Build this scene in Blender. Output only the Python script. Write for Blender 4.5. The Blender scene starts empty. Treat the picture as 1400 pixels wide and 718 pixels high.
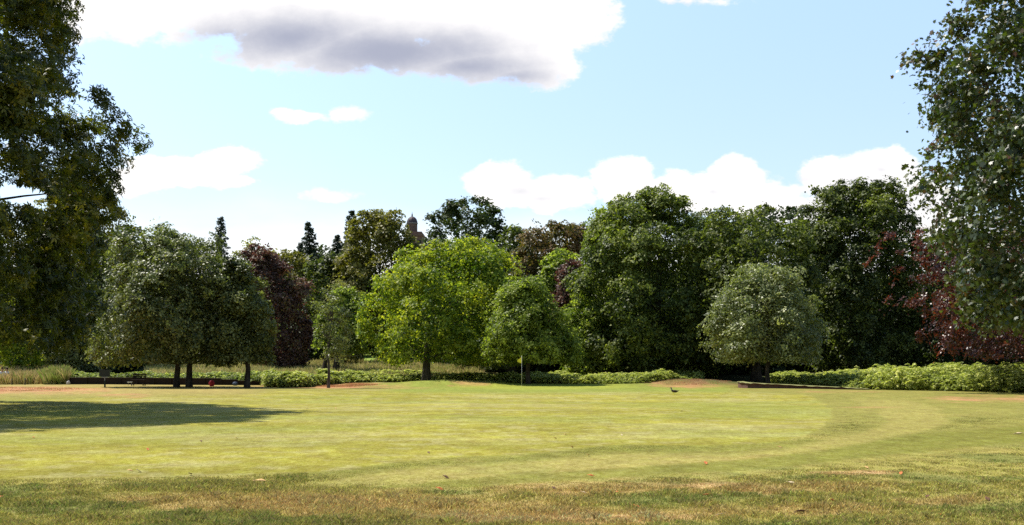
import bpy, bmesh, math, random
import numpy as np
from math import radians, sin, cos, pi
from mathutils import Vector

random.seed(7)
RNG = np.random.default_rng(11)
SC = bpy.context.scene
COL = SC.collection
F, CX, HY, EYE = 1500.0, 700.0, 498.0, 1.6      # lens in photo pixels, centre column, horizon row, eye height (m)

# ------------------------------------------------------------------ helpers
def X(px, D): return (px - CX) / F * D
def Z(py, D): return EYE + (HY - py) / F * D
def DY(py): return EYE * F / (py - HY)

def hash2(i, j, s):
    h = (i.astype(np.int64) * 374761393 + j.astype(np.int64) * 668265263 + s * 974711) & 0x7fffffff
    h = ((h ^ (h >> 13)) * 1274126177) & 0x7fffffff
    return ((h ^ (h >> 16)) & 0xffff) / 65535.0

def vnoise(x, y, s=0):
    x = np.asarray(x, float); y = np.asarray(y, float)
    i = np.floor(x); j = np.floor(y); fx = x - i; fy = y - j
    fx = fx * fx * (3 - 2 * fx); fy = fy * fy * (3 - 2 * fy)
    a = hash2(i, j, s); b = hash2(i + 1, j, s); c = hash2(i, j + 1, s); d = hash2(i + 1, j + 1, s)
    return (a * (1 - fx) + b * fx) * (1 - fy) + (c * (1 - fx) + d * fx) * fy

def fbm(x, y, s=0, o=4):
    t = 0; a = .5; n = 0
    for k in range(o):
        t = t + a * vnoise(x * 2 ** k, y * 2 ** k, s + k * 7); n += a; a *= .5
    return t / n

MOUNDS = [(-5.4, 83.5, 4.2, 3.0, .42), (4.2, 82.5, 6.5, 3.5, .13), (14.0, 86.5, 4.5, 2.6, .42),
          (-18, 90, 6, 4, .1), (-12.5, 87, 5, 3, .12)]
def H(x, y):
    x = np.asarray(x, float); y = np.asarray(y, float)
    d = np.maximum(0, y - 87)
    z = 0.042 * np.minimum(d, 60) * np.clip(d / 12, 0, 1) + 0.085 * np.maximum(0, d - 60)
    z = np.where(z > 22, 22 + (z - 22) * .25, z)
    z = z + (fbm(x / 16, y / 16, 5, 2) - .5) * .22 * np.clip((y - 8) / 15, 0, 1)
    for cx, cy, sx, sy, a in MOUNDS:
        z = z + a * np.exp(-((x - cx) / sx) ** 2 - ((y - cy) / sy) ** 2)
    return z

def tag(o, label=None, cat=None, group=None, kind=None):
    if label: o['label'] = label
    if cat: o['category'] = cat
    if group: o['group'] = group
    if kind: o['kind'] = kind
    return o

def thing(name, loc, label, cat, group=None):
    o = bpy.data.objects.new(name, None); COL.objects.link(o); o.location = loc
    o.empty_display_size = .3
    return tag(o, label, cat, group)

def np_mesh(name, V, faces_k, nf, mat, parent=None, loops=None, smooth=False, attrs=None, colattr=None, loc=None):
    """V (n,3); loops flat index array; faces_k verts per face (constant)."""
    me = bpy.data.meshes.new(name)
    V = np.ascontiguousarray(V, dtype=np.float32)
    me.vertices.add(len(V)); me.vertices.foreach_set('co', V.ravel())
    me.loops.add(len(loops)); me.loops.foreach_set('vertex_index', np.ascontiguousarray(loops, dtype=np.int32))
    me.polygons.add(nf)
    me.polygons.foreach_set('loop_start', np.arange(nf, dtype=np.int32) * faces_k)
    if smooth: me.polygons.foreach_set('use_smooth', np.ones(nf, dtype=bool))
    me.update(calc_edges=True)
    if attrs is not None:
        a = me.attributes.new('var', 'FLOAT', 'FACE'); a.data.foreach_set('value', np.ascontiguousarray(attrs, dtype=np.float32))
    if colattr is not None:
        dom, arr = colattr
        a = me.attributes.new('col', 'FLOAT_COLOR', dom)
        c4 = np.ones((len(arr), 4), dtype=np.float32); c4[:, :3] = arr
        a.data.foreach_set('color', c4.ravel())
    me.materials.append(mat)
    o = bpy.data.objects.new(name, me); COL.objects.link(o)
    if parent: o.parent = parent
    if loc is not None: o.location = loc
    return o

class MB:
    def __init__(s): s.v = []; s.f = []
    def tube(s, pts, rad, n=8, cap=True):
        pts = [Vector(p) for p in pts]; b = len(s.v); m = len(pts)
        up = None
        for i, p in enumerate(pts):
            t = (pts[min(i + 1, m - 1)] - pts[max(i - 1, 0)])
            t = t.normalized() if t.length > 1e-6 else Vector((0, 0, 1))
            if up is None:
                up = Vector((1, 0, 0)) if abs(t.x) < .9 else Vector((0, 1, 0))
            a = (up - t * up.dot(t)).normalized(); c = t.cross(a); up = a
            for k in range(n):
                th = 2 * pi * k / n
                q = p + (a * cos(th) + c * sin(th)) * rad[i]
                s.v.append(tuple(q))
        for i in range(m - 1):
            for k in range(n):
                k2 = (k + 1) % n
                s.f.append((b + i * n + k, b + i * n + k2, b + (i + 1) * n + k2, b + (i + 1) * n + k))
        if cap:
            s.f.append(tuple(b + k for k in range(n))[::-1]); s.f.append(tuple(b + (m - 1) * n + k for k in range(n)))
        return s
    def box(s, c, d, rz=0, taper=1.0):
        b = len(s.v)
        for sz in (-.5, .5):
            k = taper if sz > 0 else 1
            for sx, sy in ((-.5, -.5), (.5, -.5), (.5, .5), (-.5, .5)):
                x = sx * d[0] * k; y = sy * d[1] * k
                s.v.append((c[0] + x * cos(rz) - y * sin(rz), c[1] + x * sin(rz) + y * cos(rz), c[2] + sz * d[2]))
        for f in ((3, 2, 1, 0), (4, 5, 6, 7), (0, 1, 5, 4), (1, 2, 6, 5), (2, 3, 7, 6), (3, 0, 4, 7)):
            s.f.append(tuple(b + i for i in f))
        return s
    def lathe(s, prof, n=24, c=(0, 0, 0)):
        b = len(s.v)
        for r, z in prof:
            for k in range(n):
                s.v.append((c[0] + r * cos(2 * pi * k / n), c[1] + r * sin(2 * pi * k / n), c[2] + z))
        for i in range(len(prof) - 1):
            for k in range(n):
                k2 = (k + 1) % n
                s.f.append((b + i * n + k, b + i * n + k2, b + (i + 1) * n + k2, b + (i + 1) * n + k))
        return s
    def build(s, name, mat, parent=None, smooth=False, bevel=0, loc=None):
        me = bpy.data.meshes.new(name); me.from_pydata(s.v, [], s.f); me.validate()
        me.materials.append(mat)
        if smooth: me.polygons.foreach_set('use_smooth', [True] * len(me.polygons))
        o = bpy.data.objects.new(name, me); COL.objects.link(o)
        if parent: o.parent = parent
        if loc is not None: o.location = loc
        if bevel:
            m = o.modifiers.new('bevel', 'BEVEL'); m.width = bevel; m.segments = 2
        return o

# ------------------------------------------------------------------ materials
def newmat(name):
    m = bpy.data.materials.new(name); m.use_nodes = True
    nt = m.node_tree; nt.nodes.clear()
    return m, nt, nt.nodes, nt.links

def leaf_mat(name, c1, c2, c3=None, trans=.35, tcol=(1.5, 1.7, .7), rough=.5, spec=.4, under=None):
    """c1..c3 leaf albedos spread over the leaves; pale underside if given"""
    W_ = (1.5, 1.32, .95)
    c1, c2, c3, under = [None if c is None else tuple(a * b for a, b in zip(c, W_)) for c in (c1, c2, c3, under)]
    spec *= .75; rough += .03
    c2 = tuple(q * 1.22 for q in c2); c3 = c3 and tuple(q * 1.22 for q in c3)
    m, nt, N, L = newmat(name)
    out = N.new('ShaderNodeOutputMaterial')
    at = N.new('ShaderNodeAttribute'); at.attribute_name = 'var'
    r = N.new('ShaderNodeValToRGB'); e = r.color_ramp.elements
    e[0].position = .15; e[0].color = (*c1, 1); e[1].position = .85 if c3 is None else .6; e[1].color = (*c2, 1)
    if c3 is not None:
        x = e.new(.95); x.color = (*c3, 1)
    L.new(at.outputs['Fac'], r.inputs[0])
    col = r.outputs[0]
    if under is not None:
        g = N.new('ShaderNodeNewGeometry'); mx = N.new('ShaderNodeMix'); mx.data_type = 'RGBA'
        L.new(g.outputs['Backfacing'], mx.inputs[0]); L.new(col, mx.inputs[6]); mx.inputs[7].default_value = (*under, 1)
        col = mx.outputs[2]
    p = N.new('ShaderNodeBsdfPrincipled'); L.new(col, p.inputs['Base Color'])
    p.inputs['Roughness'].default_value = rough; p.inputs['Specular IOR Level'].default_value = spec
    mu = N.new('ShaderNodeMix'); mu.data_type = 'RGBA'; mu.blend_type = 'MULTIPLY'; mu.inputs[0].default_value = 1
    L.new(r.outputs[0], mu.inputs[6]); mu.inputs[7].default_value = (*tcol, 1)
    t = N.new('ShaderNodeBsdfTranslucent'); L.new(mu.outputs[2], t.inputs[0])
    ms = N.new('ShaderNodeMixShader'); ms.inputs[0].default_value = trans
    L.new(p.outputs[0], ms.inputs[1]); L.new(t.outputs[0], ms.inputs[2]); L.new(ms.outputs[0], out.inputs[0])
    return m

def plain(name, c, rough=.8, c2=None, scale=8, bump=0, spec=.3, stretch=(1, 1, 1)):
    m, nt, N, L = newmat(name)
    out = N.new('ShaderNodeOutputMaterial'); p = N.new('ShaderNodeBsdfPrincipled')
    p.inputs['Roughness'].default_value = rough; p.inputs['Specular IOR Level'].default_value = spec
    tc = N.new('ShaderNodeTexCoord'); mp = N.new('ShaderNodeMapping'); mp.inputs['Scale'].default_value = stretch
    n = N.new('ShaderNodeTexNoise'); n.inputs['Scale'].default_value = scale; n.inputs['Detail'].default_value = 6
    L.new(tc.outputs['Object'], mp.inputs[0]); L.new(mp.outputs[0], n.inputs[0])
    r = N.new('ShaderNodeValToRGB'); r.color_ramp.elements[0].position = .35; r.color_ramp.elements[1].position = .65
    c2 = c2 or tuple(v * .6 for v in c)
    r.color_ramp.elements[0].color = (*c2, 1); r.color_ramp.elements[1].color = (*c, 1)
    L.new(n.outputs[0], r.inputs[0]); L.new(r.outputs[0], p.inputs['Base Color'])
    if bump:
        b = N.new('ShaderNodeBump'); b.inputs['Strength'].default_value = bump; b.inputs['Distance'].default_value = .05
        L.new(n.outputs[0], b.inputs['Height']); L.new(b.outputs[0], p.inputs['Normal'])
    L.new(p.outputs[0], out.inputs[0])
    return m

BARK = plain('bark', (.075, .06, .045), .95, (.03, .024, .018), 6, .8, .1, (1, 1, .25))
BARKP = plain('bark_grey', (.11, .095, .075), .95, (.05, .042, .033), 6, .8, .1, (1, 1, .25))

LM = dict(
    silver=leaf_mat('leaf_silver_green', (.05, .072, .028), (.13, .165, .085), (.21,.24,.15), trans=.3, under=(.20, .23, .15), rough=.42, spec=.6),
    sage=leaf_mat('leaf_sage_green', (.03, .046, .016), (.085, .11, .045), (.17, .20, .11), trans=.3, under=(.12, .15, .08), rough=.42, spec=.5),
    midgreen=leaf_mat('leaf_mid_green', (.030, .050, .012), (.09, .125, .032), (.17, .205, .055), trans=.36),
    dark=leaf_mat('leaf_dark_green', (.020, .035, .010), (.07, .095, .03), (.12,.15,.04), trans=.35, rough=.48),
    darker=leaf_mat('leaf_deep_green', (.018, .034, .012), (.046, .068, .022), trans=.25, rough=.5),
    bright=leaf_mat('leaf_bright_green', (.045, .10, .014), (.165, .23, .032), (.23, .28, .045), trans=.5, tcol=(1.5, 1.45, .6)),
    fresh=leaf_mat('leaf_fresh_green', (.045, .08, .016), (.14, .19, .045), (.19,.23,.06), trans=.45),
    olive=leaf_mat('leaf_olive', (.06, .07, .018), (.14, .14, .035), trans=.35),
    rust=leaf_mat('leaf_rust_green', (.045, .055, .018), (.10, .075, .035), (.12, .07, .04), trans=.3),
    copper=leaf_mat('leaf_copper', (.022, .010, .009), (.052, .022, .017), (.09, .042, .032), trans=.3, tcol=(1.9, .8, .6), rough=.35, spec=.6),
    plum=leaf_mat('leaf_plum', (.045, .028, .028), (.095, .062, .058), (.10, .10, .05), trans=.25, tcol=(1.4, .8, .9)),
    maple=leaf_mat('leaf_maple', (.014, .030, .008), (.045, .07, .018), (.05, .022, .018), trans=.3, rough=.40, spec=.8, under=(.05, .065, .03)),
    chest=leaf_mat('leaf_chestnut', (.016, .028, .006), (.05, .066, .011), (.13, .125, .02), trans=.38, tcol=(1.7, 1.8, .5), rough=.4, spec=.45),
    cherry=leaf_mat('leaf_cherry', (.04, .08, .014), (.08, .13, .02), trans=.4, rough=.35),
    needle=leaf_mat('leaf_needle', (.012, .026, .016), (.03, .05, .028), trans=.12),
    heath=leaf_mat('leaf_grey_green', (.10, .115, .06), (.19, .20, .11), trans=.35),
    bracken=leaf_mat('leaf_bracken', (.10, .14, .05), (.22, .265, .10), (.36, .39, .20), trans=.35, under=(.22, .25, .14)),
    flower=leaf_mat('leaf_pale_hedge', (.05, .085, .025), (.12, .16, .06), (.36, .40, .22), trans=.35),
)

# ------------------------------------------------------------------ foliage
def T_diamond(l, w, fold=.15):
    v = np.array([[-.5 * l, 0, 0], [0, -.5 * w, fold * w], [.5 * l, 0, 0], [0, .5 * w, fold * w]])
    return v, [[0, 1, 2, 3]], 4
def T_maple(s):
    pts = [(-.5, 0), (-.30, -.12), (-.34, -.40), (-.06, -.30), (.10, -.52), (.16, -.20), (.55, 0),
           (.16, .20), (.10, .52), (-.06, .30), (-.34, .40), (-.30, .12)]
    v = np.array([[x * s, y * s, -.25 * s * (abs(y) ** 1.3) - .1 * s * max(0, x)] for x, y in pts])
    return v, [list(range(12))], 12
def T_rosette(s, k=6):
    vs = []; fs = []
    for i in range(k):
        a = 2 * pi * i / k + .3 * (i % 2); d = .25 + .1 * (i % 3)
        c, sn = cos(a), sin(a); L = s * (1, .85, 1.1)[i % 3]; w = L * .17
        b = len(vs)
        for r, o, z in ((.06 * L, 0, 0), (.5 * L, -w, -.02), (L, 0, -d * L), (.5 * L, w, -.02)):
            vs.append([c * r - sn * o, sn * r + c * o, z])
        fs.append([b, b + 1, b + 2, b + 3])
    return np.array(vs), fs, 4

def unit(a):
    return a / np.maximum(1e-9, np.linalg.norm(a, axis=1, keepdims=True))
def rdir(rng, n): return unit(rng.normal(size=(n, 3)))

def leaves(rng, P, Nrm, tpl, var, jit=.25):
    tv, tf, k = tpl
    n = len(P); m = len(tv)
    Nn = unit(Nrm); t = unit(np.cross(Nn, rdir(rng, n))); b = np.cross(Nn, t)
    s = 1 + jit * rng.uniform(-1, 1, n)
    V = P[:, None, :] + s[:, None, None] * (tv[None, :, 0:1] * t[:, None, :] + tv[None, :, 1:2] * b[:, None, :] + tv[None, :, 2:3] * Nn[:, None, :])
    tf = np.array(tf); nfp = len(tf)
    loops = (np.arange(n)[:, None, None] * m + tf[None]).reshape(-1)
    return V.reshape(-1, 3), loops, k, n * nfp, np.repeat(var, nfp)

def crown_points(rng, rows, D, base, n, nl=26, k=.30, fill=.12, dsc=.95, ragged=1.0, extra=(), holes=(), nc=14, air=1.0, cflat=.75, tws=None, twn=20):
    """lobes -> clumps -> leaves. returns local leaf positions, normals, var, lobe centres(local)"""
    rows = sorted(rows)
    pys = np.array([r[0] for r in rows], float)
    zz = np.array([Z(p, D) for p in pys])[::-1]
    hw = np.array([(r[2] - r[1]) / 2 / F * D for r in rows])[::-1]
    xc = np.array([X((r[1] + r[2]) / 2, D) for r in rows])[::-1]
    zb, zt = zz[0], zz[-1]; wmax = hw.max(); hwf = lambda z: np.interp(z, zz, hw); xcf = lambda z: np.interp(z, zz, xc)
    zs = np.linspace(zb, zt, 200); cdf = np.cumsum(hwf(zs) + .15 * wmax); cdf /= cdf[-1]
    q = (np.arange(nl) + rng.uniform(.1, .9, nl)) / nl
    z = np.interp(q, cdf, zs)
    ang = np.arange(nl) * 2.39996 + rng.uniform(-.5, .5, nl)
    rL = k * wmax * rng.uniform(.7, 1.25, nl)
    w = hwf(z)
    rL = np.minimum(rL, np.maximum(w * .8, .25 * k * wmax + .2))
    z = np.clip(z, zb + rL * .7, zt - rL * .75)
    w = hwf(z)
    rr = np.maximum(0, w - rL * rng.uniform(.72, 1.3, nl))
    C = np.stack([xcf(z) + rr * np.cos(ang), D + rr * np.sin(ang) * dsc, z], 1)
    for e in extra:
        ex, ey, er = e[:3]; dd = e[3] if len(e) > 3 else 0
        C = np.vstack([C, [[X(ex, D + dd), D + dd, Z(ey, D + dd)]]]); rL = np.append(rL, er / F * D)
    ctr = np.array([xcf((zb + zt) / 2), D, zb + .45 * (zt - zb)])
    # clumps
    cn = np.maximum(4, (nc * (rL / (k * wmax)) ** 1.5)).astype(int)
    idx = np.repeat(np.arange(len(C)), cn * 2)
    d = rdir(rng, len(idx)); o = unit((C - ctr) + np.array([0, 0, .45]) * wmax)[idx]
    dt = (d * o).sum(1)
    keep = dt > -.25; idx = idx[keep]; d = d[keep]
    per = np.repeat(np.arange(len(C)), cn)
    # limit to cn per lobe
    order = rng.permutation(len(idx)); idx = idx[order]; d = d[order]
    cnt = np.zeros(len(C), int); sel = []
    for ii, l in enumerate(idx):
        if cnt[l] < cn[l]: cnt[l] += 1; sel.append(ii)
    idx = idx[sel]; d = d[sel]
    rc = rL[idx] * rng.uniform(.30, .60, len(idx)) * ragged ** .2
    CC = C[idx] + d * (rL[idx] * rng.uniform(.6, 1.0 + .12 * ragged, len(idx)))[:, None] * np.array([1, 1, .9])
    wt = rc ** 1.5 * np.where(idx >= nl, 1.6, 1); wt /= wt.sum()
    nf = int(n * fill); nlv = n - nf
    ntw = max(40, nlv // twn); tc_ = rng.choice(len(CC), ntw, p=wt)
    dd = rdir(rng, ntw); R = rng.uniform(0, 1, ntw) ** .4
    R = R * np.where(rng.uniform(size=ntw) < .14 * ragged, 1.5, 1)
    TP = CC[tc_] + dd * (R * rc[tc_])[:, None] * np.array([1, 1, cflat])
    out = unit(CC - ctr)
    TN = unit(dd * .75 + out[tc_] * .45 + np.array([0, 0, .6]) + rng.normal(size=(ntw, 3)) * .3)
    ti = rng.integers(0, ntw, nlv); ci = tc_[ti]
    sg = (tws if tws else .24 * D / 90) * rng.uniform(.6, 1.3, ntw)
    of = rng.normal(size=(nlv, 3)) * sg[ti][:, None]
    of = of - TN[ti] * ((of * TN[ti]).sum(1) * .72)[:, None]
    P = TP[ti] + of; P[:, 2] -= (of ** 2).sum(1) / sg[ti] * .10
    Nr = TN[ti] + rng.normal(size=(nlv, 3)) * .38
    tvn = rng.normal(size=ntw)
    s_ = np.clip(.085 * wmax, .28, .75) * (1.0 if D > 60 else .8)
    gz = .5 * (vnoise(P[:, 0] / s_ + 3, P[:, 2] / (s_ * .7), 91) + vnoise(P[:, 1] / s_ + 9, P[:, 2] / (s_ * .7) + 4, 92))
    kg = (gz > .40 + .03 * (ragged - 1)) | (rng.uniform(size=nlv) < .22)
    P, Nr, ti, ci = P[kg], Nr[kg], ti[kg], ci[kg]; nlv = len(P)
    lv = rng.normal(size=len(C)); cv = rng.normal(size=len(CC))
    var = .45 + .10 * lv[idx][ci] + .10 * cv[ci] + .12 * tvn[ti] + .20 * rng.normal(size=nlv)
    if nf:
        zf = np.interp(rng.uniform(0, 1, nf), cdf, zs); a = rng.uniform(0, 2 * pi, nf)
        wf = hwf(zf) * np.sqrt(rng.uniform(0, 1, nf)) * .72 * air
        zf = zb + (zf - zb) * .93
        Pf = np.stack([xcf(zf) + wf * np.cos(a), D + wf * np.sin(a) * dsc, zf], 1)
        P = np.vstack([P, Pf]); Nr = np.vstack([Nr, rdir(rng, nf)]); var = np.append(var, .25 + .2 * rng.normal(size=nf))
    kz = P[:, 2] > zb - np.abs(rng.normal(size=len(P))) * .02 * (zt - zb)
    P, Nr, var = P[kz], Nr[kz], var[kz]
    if holes:
        u = CX + F * P[:, 0] / P[:, 1]; v = HY - F * (P[:, 2] - EYE) / P[:, 1]
        kp = np.ones(len(P), bool)
        for hx, hy, hr, hv in holes:
            kp &= ((u - hx) / hr) ** 2 + ((v - hy) / hv) ** 2 > rng.uniform(.7, 1.15, len(P))
        P = P[kp]; Nr = Nr[kp]; var = var[kp]
    b = np.array(base)
    return P - b, Nr, np.clip(var, 0, 1), C[:nl] - b, rL, (zb - b[2], zt - b[2])

def trunk_mesh(rng, bx, r, htop, C, nlimb, lean=(0, 0), zb=2, fork=None, mat=BARK, parent=None, sub=0, sides=9, name='trunk', below=.6):
    mb = MB()
    sp = []; rad = []
    n = 9
    for i in range(n):
        t = i / (n - 1); h = -below + (htop + below) * t
        wob = .12 * r * 4 * (rng.uniform(-1, 1)) * (t > .2)
        sp.append((bx + lean[0] * t ** 1.3 + wob, lean[1] * t ** 1.3 + wob * .5, h))
        hh = max(0, h)
        rad.append(r * (1 + .55 * math.exp(-hh / (r * 1.8))) * (1 - .78 * max(0, t) ** 1.3))
    mb.tube(sp, rad, sides)
    spv = [Vector(p) for p in sp]
    def at(h):
        for i in range(n - 1):
            if spv[i + 1].z >= h:
                f = (h - spv[i].z) / max(1e-6, spv[i + 1].z - spv[i].z)
                return spv[i].lerp(spv[i + 1], f), rad[i] * (1 - f) + rad[i + 1] * f
        return spv[-1], rad[-1]
    order = sorted(range(len(C)), key=lambda i: rng.uniform())[:nlimb]
    for i in order:
        c = Vector(C[i])
        h0 = max(zb * .75, min(htop * .97, zb + (c.z - zb) * .55 - .1 * (Vector((c.x, c.y)).length)))
        p0, r0 = at(h0)
        L = (c - p0).length
        if L < .5: continue
        r1 = min(r0 * .55, .011 * L + .012); c = p0.lerp(c, .86)
        pts = []; rs = []
        j = Vector((rng.normal(), rng.normal(), rng.normal() * .5)) * min(L * .12, .45)
        j2 = Vector((rng.normal(), rng.normal(), rng.normal())) * min(L * .03, .12)
        for q in range(10):
            t = q / 9
            p = p0.lerp(c, t); p.z += min(L * .10, .9) * sin(pi * t); p += j * sin(pi * t * 1.8); p += j2 * sin(pi * t * 3.6)
            pts.append(p); rs.append(r1 * (1 - .85 * t) + .006)
        mb.tube(pts, rs, 6, False)
        for s_ in range(sub):
            a = pts[4 + 2 * (s_ % 3)]; dv = Vector((rng.normal(), rng.normal(), rng.normal() * .6)).normalized() * min(L * .3, 1.1)
            mb.tube([a, a + dv * .5 + Vector((0, 0, min(.04 * L, .15))), a + dv], [rs[5] * .5, rs[5] * .3, .006], 5, False)
    return mb.build(name, mat, parent, smooth=True)

TREES = {}
def tree(name, label, cat, D, rows, trunk_px, lm, n, leaf=.2, lw=.62, tr=.25, base_z=None, nlimb=9, group=None, tpl=None,
         bark=BARK, sub=0, trunks=None, htop=None, seed=None, jit=.25, tD=None, limbs_extra=True, **kw):
    rng = np.random.default_rng(seed if seed is not None else (abs(hash(label)) % 1000 if False else sum(map(ord, label))))
    bx = X(trunk_px, D); by = D
    bz = float(H(bx, by)) if base_z is None else base_z
    base = (bx, by, bz)
    P, Nr, var, C, rL, (zb, zt) = crown_points(rng, rows, D, base, n, **kw)
    root = thing(name, base, label, cat, group)
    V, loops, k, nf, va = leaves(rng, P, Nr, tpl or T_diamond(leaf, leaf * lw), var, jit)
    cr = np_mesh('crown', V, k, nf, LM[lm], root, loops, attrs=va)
    ht = htop if htop else zb + .72 * (zt - zb)
    cmid = C[:, 0].mean()
    for tx, trr in (trunks or [(trunk_px, tr)]):
        x0 = X(tx, D) - bx
        trunk_mesh(rng, x0, trr, ht, C, nlimb, ((cmid - x0) * .35, 0), max(.8, zb), mat=bark, parent=root, sub=sub)
    return root

def copy_thing(src, loc, sc, rz, label):
    c = src.copy(); COL.objects.link(c); c.location = loc; c.scale = (sc,) * 3 if not isinstance(sc, tuple) else sc
    c.rotation_euler = (0, 0, rz); c['label'] = label
    for ch in list(src.children):
        d = ch.copy(); COL.objects.link(d); d.parent = c
    return c

def conifer(name, label, px, top, D, hwpx, seed, n=9000, lm='needle', droop=.35, cat='tree', lean=0):
    rng = np.random.default_rng(seed)
    bx = X(px, D); bz = float(H(bx, D)); zt = Z(top, D) - bz; w = hwpx / F * D; h0 = zt * .12
    root = thing(name, (bx, D, bz), label, cat)
    mb = MB(); mb.tube([(0, 0, -.5), (lean * .3, 0, zt * .5), (lean, 0, zt)], [zt * .022, zt * .014, .03], 8)
    P = []; Nn = []; nb = 95
    for i in range(nb):
        t = (i + rng.uniform()) / nb; t = t ** .85; h = h0 + (zt - h0) * t
        a = i * 2.4 + rng.uniform(-.4, .4); L = w * 1.35 * (1 - t) ** .75 * rng.uniform(.55, 1.2) + .25
        d = Vector((cos(a), sin(a), 0)); e = Vector((lean * (h / zt) ** 1.5, 0, h))
        tip = e + d * L + Vector((0, 0, -droop * L * .6 + .12 * L))
        mb.tube([e, e + d * L * .5 + Vector((0, 0, -.05 * L)), tip], [.05, .03, .012], 4, False)
        m = int(n / nb * (.3 + (1 - t)))
        u = rng.uniform(.15, 1.03, m); sp = .32 * L * (1.1 - u) + .12
        side = rng.normal(size=m) * sp * .8; dn = -np.abs(rng.normal(size=m)) * droop * .5 * (.4 + .3 * L) * .5
        px_ = e.x + d.x * L * u - d.y * side; py_ = e.y + d.y * L * u + d.x * side
        pz_ = e.z + (tip.z - e.z) * u + dn + rng.normal(size=m) * .08
        P.append(np.stack([px_, py_, pz_], 1)); Nn.append(np.tile([d.x * .4, d.y * .4, .8], (m, 1)) + rng.normal(size=(m, 3)) * .5)
    P = np.vstack(P); Nn = np.vstack(Nn)
    V, loops, k, nf, va = leaves(rng, P, Nn, T_diamond(.42 * D / 150, .15 * D / 150), np.clip(.45 + .25 * rng.normal(size=len(P)), 0, 1))
    np_mesh('crown', V, k, nf, LM[lm], root, loops, attrs=va)
    mb.build('trunk', BARK, root, smooth=True)
    return root

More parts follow.
